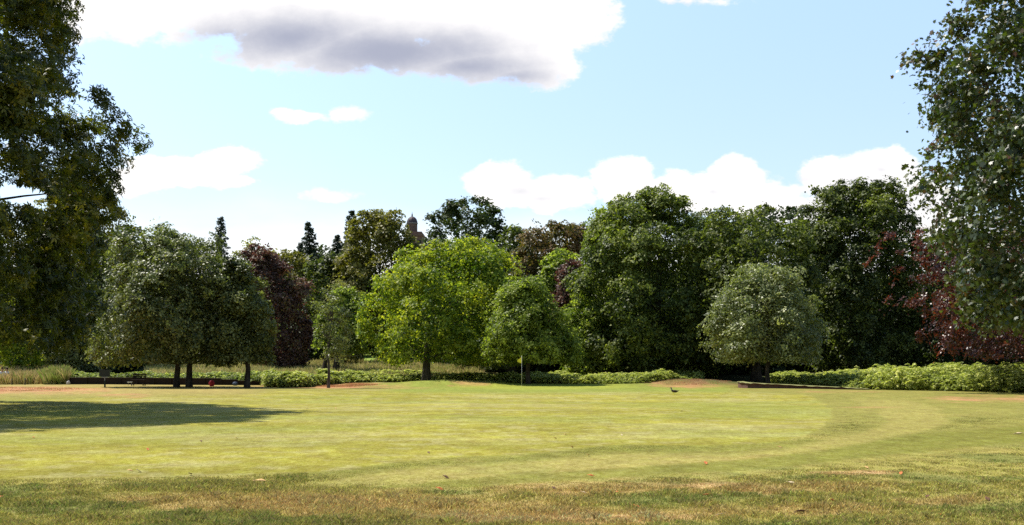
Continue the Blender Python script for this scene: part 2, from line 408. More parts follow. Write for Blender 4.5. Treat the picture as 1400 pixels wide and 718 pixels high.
# ------------------------------------------------------------------ world, sun, camera
SUN = Vector((-.47, .27, .83)).normalized()
def world():
    w = bpy.data.worlds.new('World'); SC.world = w; w.use_nodes = True
    nt = w.node_tree; N = nt.nodes; L = nt.links; N.clear()
    out = N.new('ShaderNodeOutputWorld'); bg = N.new('ShaderNodeBackground'); bg.inputs[1].default_value = .15
    sky = N.new('ShaderNodeTexSky'); sky.sky_type = 'NISHITA'; sky.sun_disc = False
    sky.sun_elevation = math.asin(SUN.z); sky.sun_rotation = math.atan2(SUN.x, SUN.y)
    sky.air_density = 1.0; sky.dust_density = .4; sky.ozone_density = 1.0; sky.altitude = 50
    tc = N.new('ShaderNodeTexCoord'); sep = N.new('ShaderNodeSeparateXYZ'); L.new(tc.outputs['Generated'], sep.inputs[0])
    def M(op, a, b=None, c=None, clamp=False):
        n = N.new('ShaderNodeMath'); n.operation = op; n.use_clamp = clamp
        for i, q in enumerate((a, b, c)):
            if q is None: continue
            if isinstance(q, (int, float)): n.inputs[i].default_value = q
            else: L.new(q, n.inputs[i])
        return n.outputs[0]
    ay = M('MAXIMUM', M('ABSOLUTE', sep.outputs[1]), .06)
    u = M('DIVIDE', sep.outputs[0], ay); v = M('DIVIDE', sep.outputs[2], ay)
    cb = N.new('ShaderNodeCombineXYZ'); L.new(u, cb.inputs[0]); L.new(v, cb.inputs[1])
    def noise(scale, detail, rough, st=(1, 1, 1), loc=(0, 0, 0)):
        mp = N.new('ShaderNodeMapping'); mp.inputs['Scale'].default_value = st; mp.inputs['Location'].default_value = loc
        n = N.new('ShaderNodeTexNoise'); n.inputs['Scale'].default_value = scale; n.inputs['Detail'].default_value = detail
        n.inputs['Roughness'].default_value = rough
        L.new(cb.outputs[0], mp.inputs[0]); L.new(mp.outputs[0], n.inputs[0]); return n
    nA = noise(8, 11, .66, (1, 1.5, 1)); nB = noise(4.5, 5, .5, (1, 1.6, 1), (3, 1, 0)); nC = noise(24, 8, .6, (.8, 1.25, 1), (1, 5, 0)); nD = noise(11, 8, .6, (.45, 1.5, 1), (7, 2, 0))
    def blobs(lst):
        acc = None
        for px, py, rx, ry, wt in lst:
            s = N.new('ShaderNodeVectorMath'); s.operation = 'SUBTRACT'; L.new(cb.outputs[0], s.inputs[0])
            s.inputs[1].default_value = ((px - CX) / F, (HY - py) / F, 0)
            m = N.new('ShaderNodeVectorMath'); m.operation = 'MULTIPLY'; L.new(s.outputs[0], m.inputs[0])
            m.inputs[1].default_value = (F / rx, F / ry, 0)
            l = N.new('ShaderNodeVectorMath'); l.operation = 'LENGTH'; L.new(m.outputs[0], l.inputs[0])
            b = M('MULTIPLY_ADD', l.outputs['Value'], -wt, wt)
            acc = b if acc is None else M('MAXIMUM', acc, b)
        return acc
    cl = blobs([(180, 8, 150, 62, 1.5), (330, 5, 170, 52, 1.6), (520, 10, 230, 76, 1.9), (700, 28, 185, 74, 1.7), (640, 78, 190, 38, 1.5), (480, 62, 190, 46, 1.5),
                (740, 98, 90, 26, .8), (930, 2, 90, 9, .45),
                (320, 222, 66, 30, 1), (270, 235, 130, 22, .9), (190, 243, 60, 30, .9), (330, 246, 60, 16, .8),
                (472, 156, 36, 12, .7), (420, 158, 52, 10, .5), (385, 153, 26, 9, .4),
                (690, 250, 62, 38, 1.4), (760, 262, 80, 34, 1.4), (850, 252, 56, 42, 1.4), (940, 265, 80, 34, 1.4), (1010, 250, 50, 44, 1.4), (1050, 275, 80, 38, 1.3),
                (1130, 240, 50, 34, 1), (1200, 240, 78, 46, 1.4), (1240, 290, 110, 60, 1.4), (1140, 285, 70, 40, 1), (460, 268, 60, 12, .6)])
    amp = M('ADD', M('MULTIPLY', M('SUBTRACT', nA.outputs[0], .5), 1.9), M('MULTIPLY', M('SUBTRACT', nC.outputs[0], .5), 2.0))
    mk = N.new('ShaderNodeMapRange'); mk.interpolation_type = 'SMOOTHSTEP'; L.new(M('ADD', cl, amp), mk.inputs[0])
    mk.inputs[1].default_value = .10; mk.inputs[2].default_value = .46
    # low haze turning the horizon white
    hz = N.new('ShaderNodeMapRange'); hz.interpolation_type = 'SMOOTHSTEP'; L.new(M('ADD', v, M('MULTIPLY', M('SUBTRACT', nB.outputs[0], .5), .10)), hz.inputs[0])
    hz.inputs[1].default_value = .15; hz.inputs[2].default_value = .07
    hz.inputs[3].default_value = 0; hz.inputs[4].default_value = .95
    mask = M('MAXIMUM', mk.outputs[0], hz.outputs[0])
    gr = blobs([(400, 52, 190, 52, 1.2), (540, 72, 220, 50, 1.6), (640, 92, 150, 36, 1.3), (705, 104, 90, 26, 1), (310, 46, 100, 36, .9)])
    ga = M('ADD', gr, M('ADD', M('MULTIPLY', M('SUBTRACT', nA.outputs[0], .5), 1.3), M('MULTIPLY', M('SUBTRACT', nC.outputs[0], .5), .5)))
    gm = N.new('ShaderNodeMapRange'); gm.interpolation_type = 'SMOOTHSTEP'; L.new(ga, gm.inputs[0])
    gm.inputs[1].default_value = -.5; gm.inputs[2].default_value = 1.45; gm.inputs[4].default_value = 1.0
    g2 = blobs([(712, 262, 50, 20, .9), (740, 272, 60, 14, .8), (845, 262, 46, 16, .8), (974, 262, 26, 12, .8), (1205, 232, 30, 16, .9), (1180, 262, 90, 16, .6), (1020, 240, 40, 10, .5)])
    gb = N.new('ShaderNodeMapRange'); gb.interpolation_type = 'SMOOTHSTEP'; L.new(M('ADD', g2, M('MULTIPLY', M('SUBTRACT', nC.outputs[0], .5), 1.2)), gb.inputs[0])
    gw = N.new('ShaderNodeMapRange'); L.new(nD.outputs[0], gw.inputs[0]); gw.inputs[1].default_value = .42; gw.inputs[2].default_value = .72; gw.inputs[4].default_value = .42
    gb.inputs[1].default_value = .05; gb.inputs[2].default_value = 1.1; gb.inputs[4].default_value = .5
    def mix(f, a, b):
        n = N.new('ShaderNodeMix'); n.data_type = 'RGBA'
        L.new(f, n.inputs[0])
        for i, q in ((6, a), (7, b)):
            if isinstance(q, tuple): n.inputs[i].default_value = (*q, 1)
            else: L.new(q, n.inputs[i])
        return n.outputs[2]
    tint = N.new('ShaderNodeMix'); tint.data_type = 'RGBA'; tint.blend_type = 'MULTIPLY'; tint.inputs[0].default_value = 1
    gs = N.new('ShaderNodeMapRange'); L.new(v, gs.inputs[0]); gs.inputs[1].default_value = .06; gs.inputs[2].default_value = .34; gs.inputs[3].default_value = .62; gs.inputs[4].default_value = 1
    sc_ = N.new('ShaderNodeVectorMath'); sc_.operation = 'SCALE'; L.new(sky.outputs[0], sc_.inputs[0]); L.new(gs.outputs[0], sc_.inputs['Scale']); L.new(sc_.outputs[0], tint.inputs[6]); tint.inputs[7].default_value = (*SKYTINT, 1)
    # bright hazy cloud field kept ahead; unseen sky overhead and behind dimmed to deepen shade
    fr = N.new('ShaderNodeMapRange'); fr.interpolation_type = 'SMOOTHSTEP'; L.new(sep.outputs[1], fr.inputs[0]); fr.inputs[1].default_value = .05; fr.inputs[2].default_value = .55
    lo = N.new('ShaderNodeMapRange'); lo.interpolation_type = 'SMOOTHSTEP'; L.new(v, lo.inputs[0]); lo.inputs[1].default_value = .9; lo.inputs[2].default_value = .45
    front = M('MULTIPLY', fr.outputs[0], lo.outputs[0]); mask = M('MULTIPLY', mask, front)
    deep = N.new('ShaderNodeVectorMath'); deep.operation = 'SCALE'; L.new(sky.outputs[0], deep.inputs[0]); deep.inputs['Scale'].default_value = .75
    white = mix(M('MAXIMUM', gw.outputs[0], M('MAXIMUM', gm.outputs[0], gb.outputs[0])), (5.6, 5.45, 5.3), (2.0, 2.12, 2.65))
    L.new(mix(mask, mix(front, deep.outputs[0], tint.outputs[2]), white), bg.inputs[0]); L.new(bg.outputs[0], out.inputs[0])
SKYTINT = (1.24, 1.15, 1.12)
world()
sd = bpy.data.lights.new('sun', 'SUN'); sd.energy = 5.0; sd.angle = radians(.5); sd.color = (1, .95, .86)
so = bpy.data.objects.new('sun', sd); COL.objects.link(so); so.rotation_euler = SUN.to_track_quat('Z', 'Y').to_euler()
cd = bpy.data.cameras.new('camera'); cd.sensor_width = 36; cd.lens = 36 * F / 1400; cd.shift_y = (HY - 359) / 1400
cd.clip_end = 5000; cam = bpy.data.objects.new('camera', cd); COL.objects.link(cam)
cam.location = (0, 0, EYE); cam.rotation_euler = (radians(90), 0, 0); SC.camera = cam
SC.view_settings.view_transform = 'Standard'; SC.view_settings.look = 'None'; SC.view_settings.exposure = .6; SC.view_settings.gamma = 1
SC.view_settings.use_curve_mapping = False
cy = SC.cycles; cy.max_bounces = 5; cy.diffuse_bounces = 3; cy.transmission_bounces = 4; cy.glossy_bounces = 2; cy.caustics_reflective = False; cy.caustics_refractive = False
cy.use_denoising = False; cy.sample_clamp_indirect = 4

# ------------------------------------------------------------------ ground
def polydist(u, v, poly):
    """signed distance in photo-pixel ground coordinates (rows stretched x2); positive inside"""
    P = np.array(poly, float); P[:, 1] *= 2; v = v * 2
    inside = np.zeros(u.shape, bool); dm = np.full(u.shape, 1e9)
    for i in range(len(P)):
        x1, y1 = P[i]; x2, y2 = P[(i + 1) % len(P)]
        cond = ((y1 > v) != (y2 > v)) & (u < (x2 - x1) * (v - y1) / (y2 - y1 + 1e-12) + x1)
        inside ^= cond
        t = np.clip(((u - x1) * (x2 - x1) + (v - y1) * (y2 - y1)) / ((x2 - x1) ** 2 + (y2 - y1) ** 2 + 1e-9), 0, 1)
        dm = np.minimum(dm, np.hypot(u - x1 - t * (x2 - x1), v - y1 - t * (y2 - y1)))
    return np.where(inside, dm, -dm)
FAIR = [(-2500, 668), (-600, 660), (0, 657), (200, 655), (400, 650), (480, 644), (540, 634.5), (620, 628), (700, 625), (760, 620), (820, 612.5), (860, 610), (930, 611.5), (1000, 612),
        (1060, 607.5), (1100, 600), (1125, 588), (1135, 575), (1136, 560), (1128, 550), (1110, 541), (1000, 534), (850, 532), (600, 531), (380, 536), (330, 541), (-200, 548), (-2500, 552)]
PALE = [(430, 664), (540, 646), (700, 634), (850, 623), (1000, 617), (1100, 609), (1180, 596), (1215, 580), (1200, 560), (1165, 545), (1240, 545), (1285, 560), (1292, 580),
        (1260, 594), (1190, 607), (1100, 620), (1000, 630), (850, 640), (700, 650), (560, 664)]
GREENB = [(500, 668), (700, 651), (850, 641), (1000, 631), (1120, 620), (1260, 596), (1400, 584), (1700, 570), (1700, 600), (1400, 608), (1250, 622), (1100, 638), (950, 648), (800, 658), (650, 668)]
C_FAIR = np.array([.248, .224, .034]); C_PALE = np.array([.265, .232, .06]); C_DK = np.array([.165, .165, .028]); C_ROUGH = np.array([.285, .25, .062])
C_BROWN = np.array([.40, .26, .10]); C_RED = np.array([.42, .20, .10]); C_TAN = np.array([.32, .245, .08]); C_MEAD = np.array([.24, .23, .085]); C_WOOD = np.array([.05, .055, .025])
def gcol(x, y):
    x = np.asarray(x, float); y = np.asarray(y, float)
    ys = np.where(y > 2, y, 2.0)
    wx = (fbm(x / 3, y / 3, 31, 3) - .5)
    u = CX + F * (x + wx * .5) / ys; v = HY + EYE * F / np.maximum(2, ys + wx * .9)
    def S(a, b, t): t = np.clip((t - a) / (b - a), 0, 1); return t * t * (3 - 2 * t)
    def mixc(c, k, m): return c * (1 - m[..., None]) + k * m[..., None]
    big = fbm(x / 6, y / 9, 1, 4); mid = fbm(x / 1.3, y / 1.8, 2, 4); fine = fbm(x / .22, y / .3, 3, 3)
    c = np.broadcast_to(C_ROUGH, x.shape + (3,)).copy()
    c = mixc(c, C_BROWN, S(.5, .72, mid * .6 + fbm(x / 2.5, y / 2.2, 9, 3) * .4 + .0) * .45)
    c = mixc(c, np.array([.145, .165, .04]), S(.52, .7, fbm(x / 1.6, y / 1.5, 12, 4)) * .7)
    # rough beyond v<600 on the right: yellower
    c = mixc(c, np.array([.205, .192, .042]), S(640, 585, v) * .85)
    def ell(px, py, rx, ry, s): 
        d = np.hypot((u - px) / rx, (v - py) / ry) + (fbm(x / 1.1, y / 1.1, s, 4) - .5) * 1.6
        return S(1.1, .5, d)
    for px, py, rx, ry, s in ((900, 668, 210, 11, 41), (1080, 672, 170, 9, 42), (860, 706, 190, 12, 43), (620, 700, 300, 16, 44), (350, 690, 260, 14, 45), (1130, 700, 90, 8, 46), (1290, 690, 90, 9, 47)):
        c = mixc(c, C_BROWN, ell(px, py, rx, ry, s) * .6)
    for px, py, rx, ry, s in ((1000, 664, 60, 5, 51), (1170, 648, 50, 3.5, 52), (870, 708, 120, 6, 53), (620, 712, 120, 7, 54)):
        c = mixc(c, np.array([.50, .31, .14]), ell(px, py, rx, ry, s) * .8)
    dg = polydist(u, v, GREENB); c = mixc(c, C_DK, S(-5, 5, dg) * .85)
    dp = polydist(u, v, PALE); c = mixc(c, C_PALE, S(-6, 6, dp) * .9)
    df = polydist(u, v, FAIR)
    c = mixc(c, C_DK, S(-34, -12, df) * (u > 380) * (v > 606) * S(-34, -20, df) * .75)
    ctx = np.where(df > 0, 1, 0)
    stripe = .5 + .5 * np.sin((y + (fbm(x / 9, y / 9, 21, 2) - .5) * 5) * 2 * pi / 5.5)
    fc = C_FAIR * (1 + (.13 * (stripe - .5) + .17 * (big - .5) + .2 * (mid - .5))[..., None])
    fc = mixc(fc, np.array([.30, .27, .10]), S(.52, .72, fbm(x / 5, y / 2.0, 23, 4)) * .6)
    fc = mixc(fc, np.array([.33, .30, .13]), S(.55, .7, fbm(x / .5, y / .35, 26, 3)) * .45)
    fc = mixc(fc, np.array([.20, .225, .04]), S(.5, .72, fbm(x / 8, y / 6, 24, 3)) * .5)
    c = mixc(c, fc, S(-1.5, 2.5, df))
    # beyond / beside the fairway
    far = S(56, 60, y); 
    c = mixc(c, C_TAN, S(545, 536, v) * S(400, 300, u) * .75)
    c = mixc(c, np.array([.20, .225, .04]), S(540, 534, v) * S(500, 560, u) * S(1010, 980, u))
    # green
    c = mixc(c, np.array([.245, .265, .04]), S(1.2, .6, np.hypot((u - 745) / 130, (v - 529) / 4.2)))
    for px, py, rx, ry, s, a in ((40, 534, 120, 5, 61, .95), (-150, 536, 200, 7, 62, .9), (455, 528, 60, 4, 63, 1), (395, 527, 60, 3, 64, .7), (940, 527, 62, 5, 65, .95), (1370, 545, 110, 5, 66, .7),
                           (640, 527, 30, 2, 68, .7), (540, 530, 60, 3, 69, .35), (1150, 536, 60, 1.6, 67, .5), (180, 541, 40, 2.5, 72, .6), (1190, 557, 60, 2, 73, .4)):
        c = mixc(c, C_RED, ell(px, py, rx, ry, s) * a * np.clip(2.2 * (fbm(x / 1.6, y / 2.2, s + 30, 4) - .2), 0, .9))
    # meadow and hill behind
    c = mixc(c, C_MEAD, S(86, 92, y)); c = mixc(c, np.array([.22, .30, .05]), S(120, 128, y) * S(200, 185, y))
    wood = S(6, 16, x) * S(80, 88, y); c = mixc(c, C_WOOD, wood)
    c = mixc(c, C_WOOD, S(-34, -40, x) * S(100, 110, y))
    c = c * (1 + .35 * (fine - .5))[..., None] * (1 + .25 * (mid - .5))[..., None]
    return np.clip(c, .01, .8)

def ground():
    nr = 560
    r = .6 * (1800 / .6) ** (np.linspace(0, 1, nr))
    a = np.unique(np.concatenate([np.linspace(-29, 29, 470), np.linspace(-180, -29, 60), np.linspace(29, 180, 60)]))[:-1]
    A = np.radians(a); na = len(A)
    x = r[:, None] * np.sin(A)[None]; y = r[:, None] * np.cos(A)[None]
    z = H(x, y)
    V = np.stack([x, y, z], -1).reshape(-1, 3)
    V = np.vstack([V, [[0, 0, float(H(0, 0))]]])
    i = np.arange(nr - 1)[:, None] * na; j = np.arange(na)[None]; j2 = (j + 1) % na
    q = np.stack([i + j, i + na + j, i + na + j2, i + j2], -1).reshape(-1, 4)
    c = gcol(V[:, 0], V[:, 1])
    # normals up
    m, nt, N, L = newmat('mown_grass')
    out = N.new('ShaderNodeOutputMaterial'); p = N.new('ShaderNodeBsdfPrincipled'); p.inputs['Roughness'].default_value = .9; p.inputs['Specular IOR Level'].default_value = .05
    at = N.new('ShaderNodeAttribute'); at.attribute_name = 'col'
    g = N.new('ShaderNodeNewGeometry')
    def noise(sc, st, d, rg=.6):
        mp = N.new('ShaderNodeMapping'); mp.inputs['Scale'].default_value = st; n = N.new('ShaderNodeTexNoise')
        n.inputs['Scale'].default_value = sc; n.inputs['Detail'].default_value = d; n.inputs['Roughness'].default_value = rg
        L.new(g.outputs['Position'], mp.inputs[0]); L.new(mp.outputs[0], n.inputs[0]); return n
    n1 = noise(14, (1, .45, 1), 8, .75); n2 = noise(2.2, (1, .6, 1), 6, .7); n3 = noise(60, (1, .6, 1), 3, .7)
    def rng_(n, lo, hi, a=.3, b=.7):
        m_ = N.new('ShaderNodeMapRange'); L.new(n.outputs[0], m_.inputs[0]); m_.inputs[1].default_value = a; m_.inputs[2].default_value = b
        m_.inputs[3].default_value = lo; m_.inputs[4].default_value = hi; return m_.outputs[0]
    mu = N.new('ShaderNodeMath'); mu.operation = 'MULTIPLY'; L.new(rng_(n1, .62, 1.35), mu.inputs[0]); L.new(rng_(n2, .82, 1.18), mu.inputs[1])
    m3 = N.new('ShaderNodeMath'); m3.operation = 'MULTIPLY'; L.new(mu.outputs[0], m3.inputs[0]); L.new(rng_(n3, .75, 1.25), m3.inputs[1])
    vm = N.new('ShaderNodeVectorMath'); vm.operation = 'SCALE'; L.new(at.outputs['Color'], vm.inputs[0]); L.new(m3.outputs[0], vm.inputs['Scale'])
    hs = N.new('ShaderNodeHueSaturation'); L.new(vm.outputs[0], hs.inputs['Color']); L.new(rng_(n2, .485, .512), hs.inputs['Hue']); L.new(rng_(n1, 1.1, .88), hs.inputs['Saturation'])
    L.new(hs.outputs[0], p.inputs['Base Color'])
    b = N.new('ShaderNodeBump'); b.inputs['Strength'].default_value = .5; b.inputs['Distance'].default_value = .03; L.new(n1.outputs[0], b.inputs['Height'])
    L.new(b.outputs[0], p.inputs['Normal']); L.new(p.outputs[0], out.inputs[0])
    me_q = q[:, ::-1]
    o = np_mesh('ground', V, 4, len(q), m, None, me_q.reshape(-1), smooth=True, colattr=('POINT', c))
    o['kind'] = 'structure'
    if o.data.polygons[1000].normal.z < 0: o.data.flip_normals()
    return o
gr_ = ground(); gr_['label'] = 'mown golf course grass with a pale fairway, rough and dry patches'; gr_['category'] = 'ground'

# blades
def blade_mat(name, rough=.6, trans=.3):
    m, nt, N, L = newmat(name)
    out = N.new('ShaderNodeOutputMaterial'); p = N.new('ShaderNodeBsdfPrincipled'); p.inputs['Roughness'].default_value = rough; p.inputs['Specular IOR Level'].default_value = .25
    at = N.new('ShaderNodeAttribute'); at.attribute_name = 'col'; L.new(at.outputs['Color'], p.inputs['Base Color'])
    t = N.new('ShaderNodeBsdfTranslucent'); L.new(at.outputs['Color'], t.inputs[0])
    ms = N.new('ShaderNodeMixShader'); ms.inputs[0].default_value = trans
    L.new(p.outputs[0], ms.inputs[1]); L.new(t.outputs[0], ms.inputs[2]); L.new(ms.outputs[0], out.inputs[0]); return m
BLADE = blade_mat('grass_blade')
def blades(name, x, y, h, w, c, rng, lean=.5, kind='stuff', z=None):
    n = len(x); z = H(x, y) - .005 if z is None else z
    a = rng.uniform(0, 2 * pi, n); ld = rng.uniform(0, 2 * pi, n); l = rng.uniform(.1, 1, n) * lean * h
    b = np.stack([x, y, z], 1); s = np.stack([np.cos(a), np.sin(a), 0 * a], 1) * (w * .5)[:, None]
    ln = np.stack([np.cos(ld), np.sin(ld), 0 * a], 1) * l[:, None]; up = np.array([0, 0, 1.0])
    V = np.stack([b - s, b + s, b + ln * .35 + up * (h * .6)[:, None] + s * .8, b + ln + up * (h * np.sqrt(np.maximum(.1, 1 - (l / h) ** 2 * .5)))[:, None]], 1).reshape(-1, 3)
    V4 = V.reshape(-1, 4, 3)
    loops = (np.arange(n)[:, None] * 4 + np.array([0, 1, 2, 3])[None]).reshape(-1)
    o = np_mesh(name, V, 4, n, BLADE, None, loops, colattr=('FACE', c)); tag(o, kind=kind); return o

def fg_grass():
    rng = np.random.default_rng(3); n = 900000
    # density falls off with distance
    t = rng.uniform(0, 1, n); y = 9.3 * (36 / 9.3) ** (t ** 1.1)
    x = rng.uniform(-.50, .50, n) * y
    u = CX + F * x / y; v = HY + EYE * F / y
    df = polydist(u, v, FAIR); dp = polydist(u, v, PALE); dg = polydist(u, v, GREENB)
    rough = (df < 0) & (dp < 0) & (dg < 0)
    tuft = fbm(x / .28, y / .28, 77, 3); patch = fbm(x / 1.4, y / 1.4, 78, 3)
    dB = np.minimum(np.abs(df), np.minimum(np.abs(dp), np.abs(dg)))
    h = np.where(rough, .016 + np.clip(dB / 30, 0, 1) * (.010 + .14 * np.clip(tuft - .45, 0, 1) + .07 * np.clip(patch - .45, 0, 1)), np.where(df > 0, .008, .013)) * np.where(u > 420, np.clip((v - 628) / 45, .45, 1), 1) * rng.uniform(.5, 1.4, n) * np.clip((38 - y) / 12, .35, 1)
    keep = rng.uniform(size=n) < np.where(df > 0, .45, .55 + .6 * (tuft > .45))
    x, y, h, rough, df = x[keep], y[keep], h[keep], rough[keep], df[keep]
    m = len(x)
    c = gcol(x, y); r = rng.uniform(0, 1, m)[:, None]
    c = c * (.95 + 1.1 * r)
    straw = (rng.uniform(size=m) < np.where(df > 0, .07, .16))
    c[straw] = np.array([.42, .32, .13]) * rng.uniform(.6, 1.2, (straw.sum(), 1))
    gr = (rng.uniform(size=m) < .25) & ~straw & (df < 0)
    c[gr] = c[gr] * np.array([.85, 1.06, .8])
    w = (.0035 + .00045 * y) * rng.uniform(.7, 1.3, m)
    blades('rough_grass', x, y, h, w, np.clip(c, 0, .6), rng, .9)
fg_grass()

def far_grass(name, pxa, pxb, ya, yb, n, hh, cols, seed, w=.035, mask=None):
    rng = np.random.default_rng(seed)
    y = rng.uniform(ya, yb, n); u = rng.uniform(pxa, pxb, n); x = X(u, y)
    k = fbm(x / 1.2, y / 1.5, seed, 3)
    kp = rng.uniform(size=n) < np.clip((k - .3) * 3, .15, 1)
    if mask is not None: kp &= mask(u, x, y)
    if name == 'sorrel_grass':
        e = ((u - (pxa + pxb) / 2) / ((pxb - pxa) / 2)) ** 2 + ((y - (ya + yb) / 2) / ((yb - ya) / 2)) ** 2
        kp &= e < .45 + .9 * fbm(x / 2.5, y / 1.5, seed + 3, 3)
    x, y, k = x[kp], y[kp], k[kp]; m = len(x); hh = hh * (.8 if name == 'sorrel_grass' else 1)
    c = np.array(cols)[rng.integers(0, len(cols), m)] * rng.uniform(.7, 1.2, (m, 1))
    h = hh * rng.uniform(.5, 1.15, m) * (.6 + .8 * k)
    blades(name, x, y, h, np.full(m, w), c, rng, .55)
far_grass('meadow_grass', -250, 92, 86, 112, 60000, .95, [(.58, .45, .18), (.50, .42, .14), (.30, .34, .08), (.62, .46, .22)], 5)
far_grass('meadow_grass', 60, 92, 84.5, 88, 9000, 1.15, [(.28, .36, .07), (.36, .38, .10), (.52, .42, .17)], 6)
far_grass('meadow_grass', 200, 660, 93, 122, 90000, .75, [(.56, .48, .18), (.46, .44, .13), (.34, .38, .09), (.62, .5, .24)], 8)
far_grass('sorrel_grass', -140, 120, 62, 74, 12000, .07, [(.62, .26, .14), (.56, .30, .15), (.50, .38, .15)], 9, .03)
far_grass('sorrel_grass', 415, 520, 79, 86, 9000, .11, [(.64, .26, .14), (.58, .30, .15), (.50, .38, .15)], 10, .03)
far_grass('sorrel_grass', 880, 1000, 82.5, 88.5, 7000, .08, [(.64, .28, .15), (.56, .34, .16), (.52, .42, .18)], 12, .03)
far_grass('sorrel_grass', 620, 700, 86.6, 87.6, 1500, .2, [(.40, .22, .12), (.36, .26, .12)], 13, .03)

# bracken
def bracken(front, depth, htop, n, seed, name='bracken', lm='bracken', hsc=1.2):
    """front: [(px, D)], fronds fill from the front line backwards"""
    rng = np.random.default_rng(seed)
    fp = np.array([f[0] for f in front], float); fd = np.array([f[1] for f in front], float)
    u = rng.uniform(fp[0], fp[-1], n); d0 = np.interp(u, fp, fd); y = d0 + depth * rng.uniform(0, 1, n) ** .8; x = X(u, d0) * (1 + 0 * y) + (y - d0) * (u - CX) / F
    k = fbm(x / 2.0, y / 2.0, seed, 3); k2 = fbm(x / .7, y / .7, seed + 1, 2)
    edge = np.clip((y - d0) / 1.4, 0, 1)
    hh = (htop(u) if callable(htop) else htop) * (.42 + .45 * edge ** .7 + .75 * (k - .5) * 2.0 + .5 * (k2 - .5)); hh = np.maximum(.10, hh * hsc)
    gz = H(x, y)
    P = []; Nn = []; va = []
    m = 9
    az = rng.uniform(0, 2 * pi, n); L = rng.uniform(.35, .6, n) * np.clip(hh, .5, 1.1); base_h = hh * rng.uniform(.06, 1, n) ** .8; fv = .45 + .2 * rng.normal(size=n) + .5 * (k - .5)
    for i in range(m):
        t = (i + .5) / m
        for s in (-1, 1):
            wid = .20 * L * (1 - t * .85)
            r = L * (t - .25); zz = gz + base_h - .35 * L * (t - .3) ** 2 * 2 + .02
            px_ = x + np.cos(az) * r - np.sin(az) * s * wid * .6; py_ = y + np.sin(az) * r + np.cos(az) * s * wid * .6
            P.append(np.stack([px_, py_, zz + rng.normal(size=n) * .02], 1))
            Nn.append(np.stack([np.cos(az) * .3 * t, np.sin(az) * .3 * t, np.ones(n)], 1) + rng.normal(size=(n, 3)) * .35)
            va.append(fv + .12 * rng.normal(size=n))
    P = np.vstack(P); Nn = np.vstack(Nn); va = np.clip(np.concatenate(va), 0, 1)
    # stems and lower leaves
    V, loops, kk, nf, v2 = leaves(rng, P, Nn, T_diamond(.17, .075), va)
    return tag(np_mesh(name, V, kk, nf, LM[lm], None, loops, attrs=v2), kind='stuff')
bracken([(1052, 79), (1150, 73), (1200, 69), (1300, 65), (1400, 62), (1600, 58)], 13, lambda u: np.interp(u, [1050, 1150, 1250, 1400], [.8, 1.15, 1.5, 1.6]), 22000, 101, hsc=.85)
bracken([(655, 86.5), (700, 86), (800, 84.5), (885, 84.5), (960, 90)], 8, .95, 11000, 102, hsc=.72)
bracken([(500, 91), (590, 91.5), (665, 89)], 5, .6, 5000, 103, hsc=1)
bracken([(362, 79.5), (385, 76.5), (415, 77), (440, 83), (505, 89)], 6, lambda u: np.interp(u, [360, 400, 505], [.8, .75, .55]), 7000, 104)
bracken([(92, 85.5), (250, 85.5), (385, 84)], 6, .62, 9000, 105, 'hedge_growth', 'flower')

# ------------------------------------------------------------------ trees standing on the course
def nh(x, D): return float(H(x, D))
tree('broadleaf_tree', 'rounded silver green tree standing on two dark trunks', 'tree', 76,
     [(318, 222, 275), (330, 188, 300), (350, 163, 325), (385, 147, 340), (420, 137, 347), (455, 128, 347), (480, 133, 338), (497, 158, 325)],
     250, 'sage', 100000, leaf=.20, nl=46, k=.27, fill=.2, trunks=[(241.5, .20), (259, .21)], nlimb=14, extra=[(150, 470, 22), (170, 350, 18)])
tree('broadleaf_tree', 'dark green tree with a single stout trunk right of the twin trunked tree', 'tree', 75,
     [(352, 312, 335), (370, 300, 352), (400, 290, 364), (440, 285, 373), (470, 285, 373), (494, 295, 366)],
     338, 'sage', 44000, leaf=.2, nl=26, k=.32, fill=.2, tr=.19, nlimb=8)
tree('copper_beech', 'purple leaved tree with slim trunk behind the pale hedge', 'tree', 106,
     [(338, 342, 362), (356, 332, 384), (380, 330, 400), (402, 334, 413), (440, 345, 425), (480, 350, 426), (502, 362, 412)],
     388, 'plum', 36000, leaf=.25, nl=40, k=.25, ragged=1.7, tr=.28, nlimb=9, htop=9, extra=[(410, 395, 12), (345, 345, 10)])
tree('broadleaf_tree', 'shaded tree with slim trunk just left of the purple leaved trunk', 'tree', 112,
     [(400, 335, 375), (430, 322, 392), (470, 322, 395), (498, 335, 385)], 363, 'dark', 12000, leaf=.3, nl=18, k=.34, tr=.2, nlimb=5, trunks=[(363, .26), (379, .12)])
tree('young_tree', 'slender sparse young tree with a thin pole trunk in the red grass patch', 'tree', 74.5,
     [(388, 445, 462), (405, 432, 472), (440, 426, 482), (470, 430, 482), (494, 440, 472)], 449, 'sage', 4600, leaf=.14, nl=22, k=.24, tr=.10, nlimb=22, fill=.03, htop=5.6, sub=2, bark=BARKP)
tree('broadleaf_tree', 'fresh green tree with forked trunks in the meadow behind the young tree', 'tree', 100,
     [(398, 455, 488), (420, 440, 500), (450, 430, 506), (482, 436, 496)], 459, 'fresh', 15000, leaf=.26, nl=22, k=.32, tr=.3, nlimb=8, trunks=[(443, .22), (459, .30)])
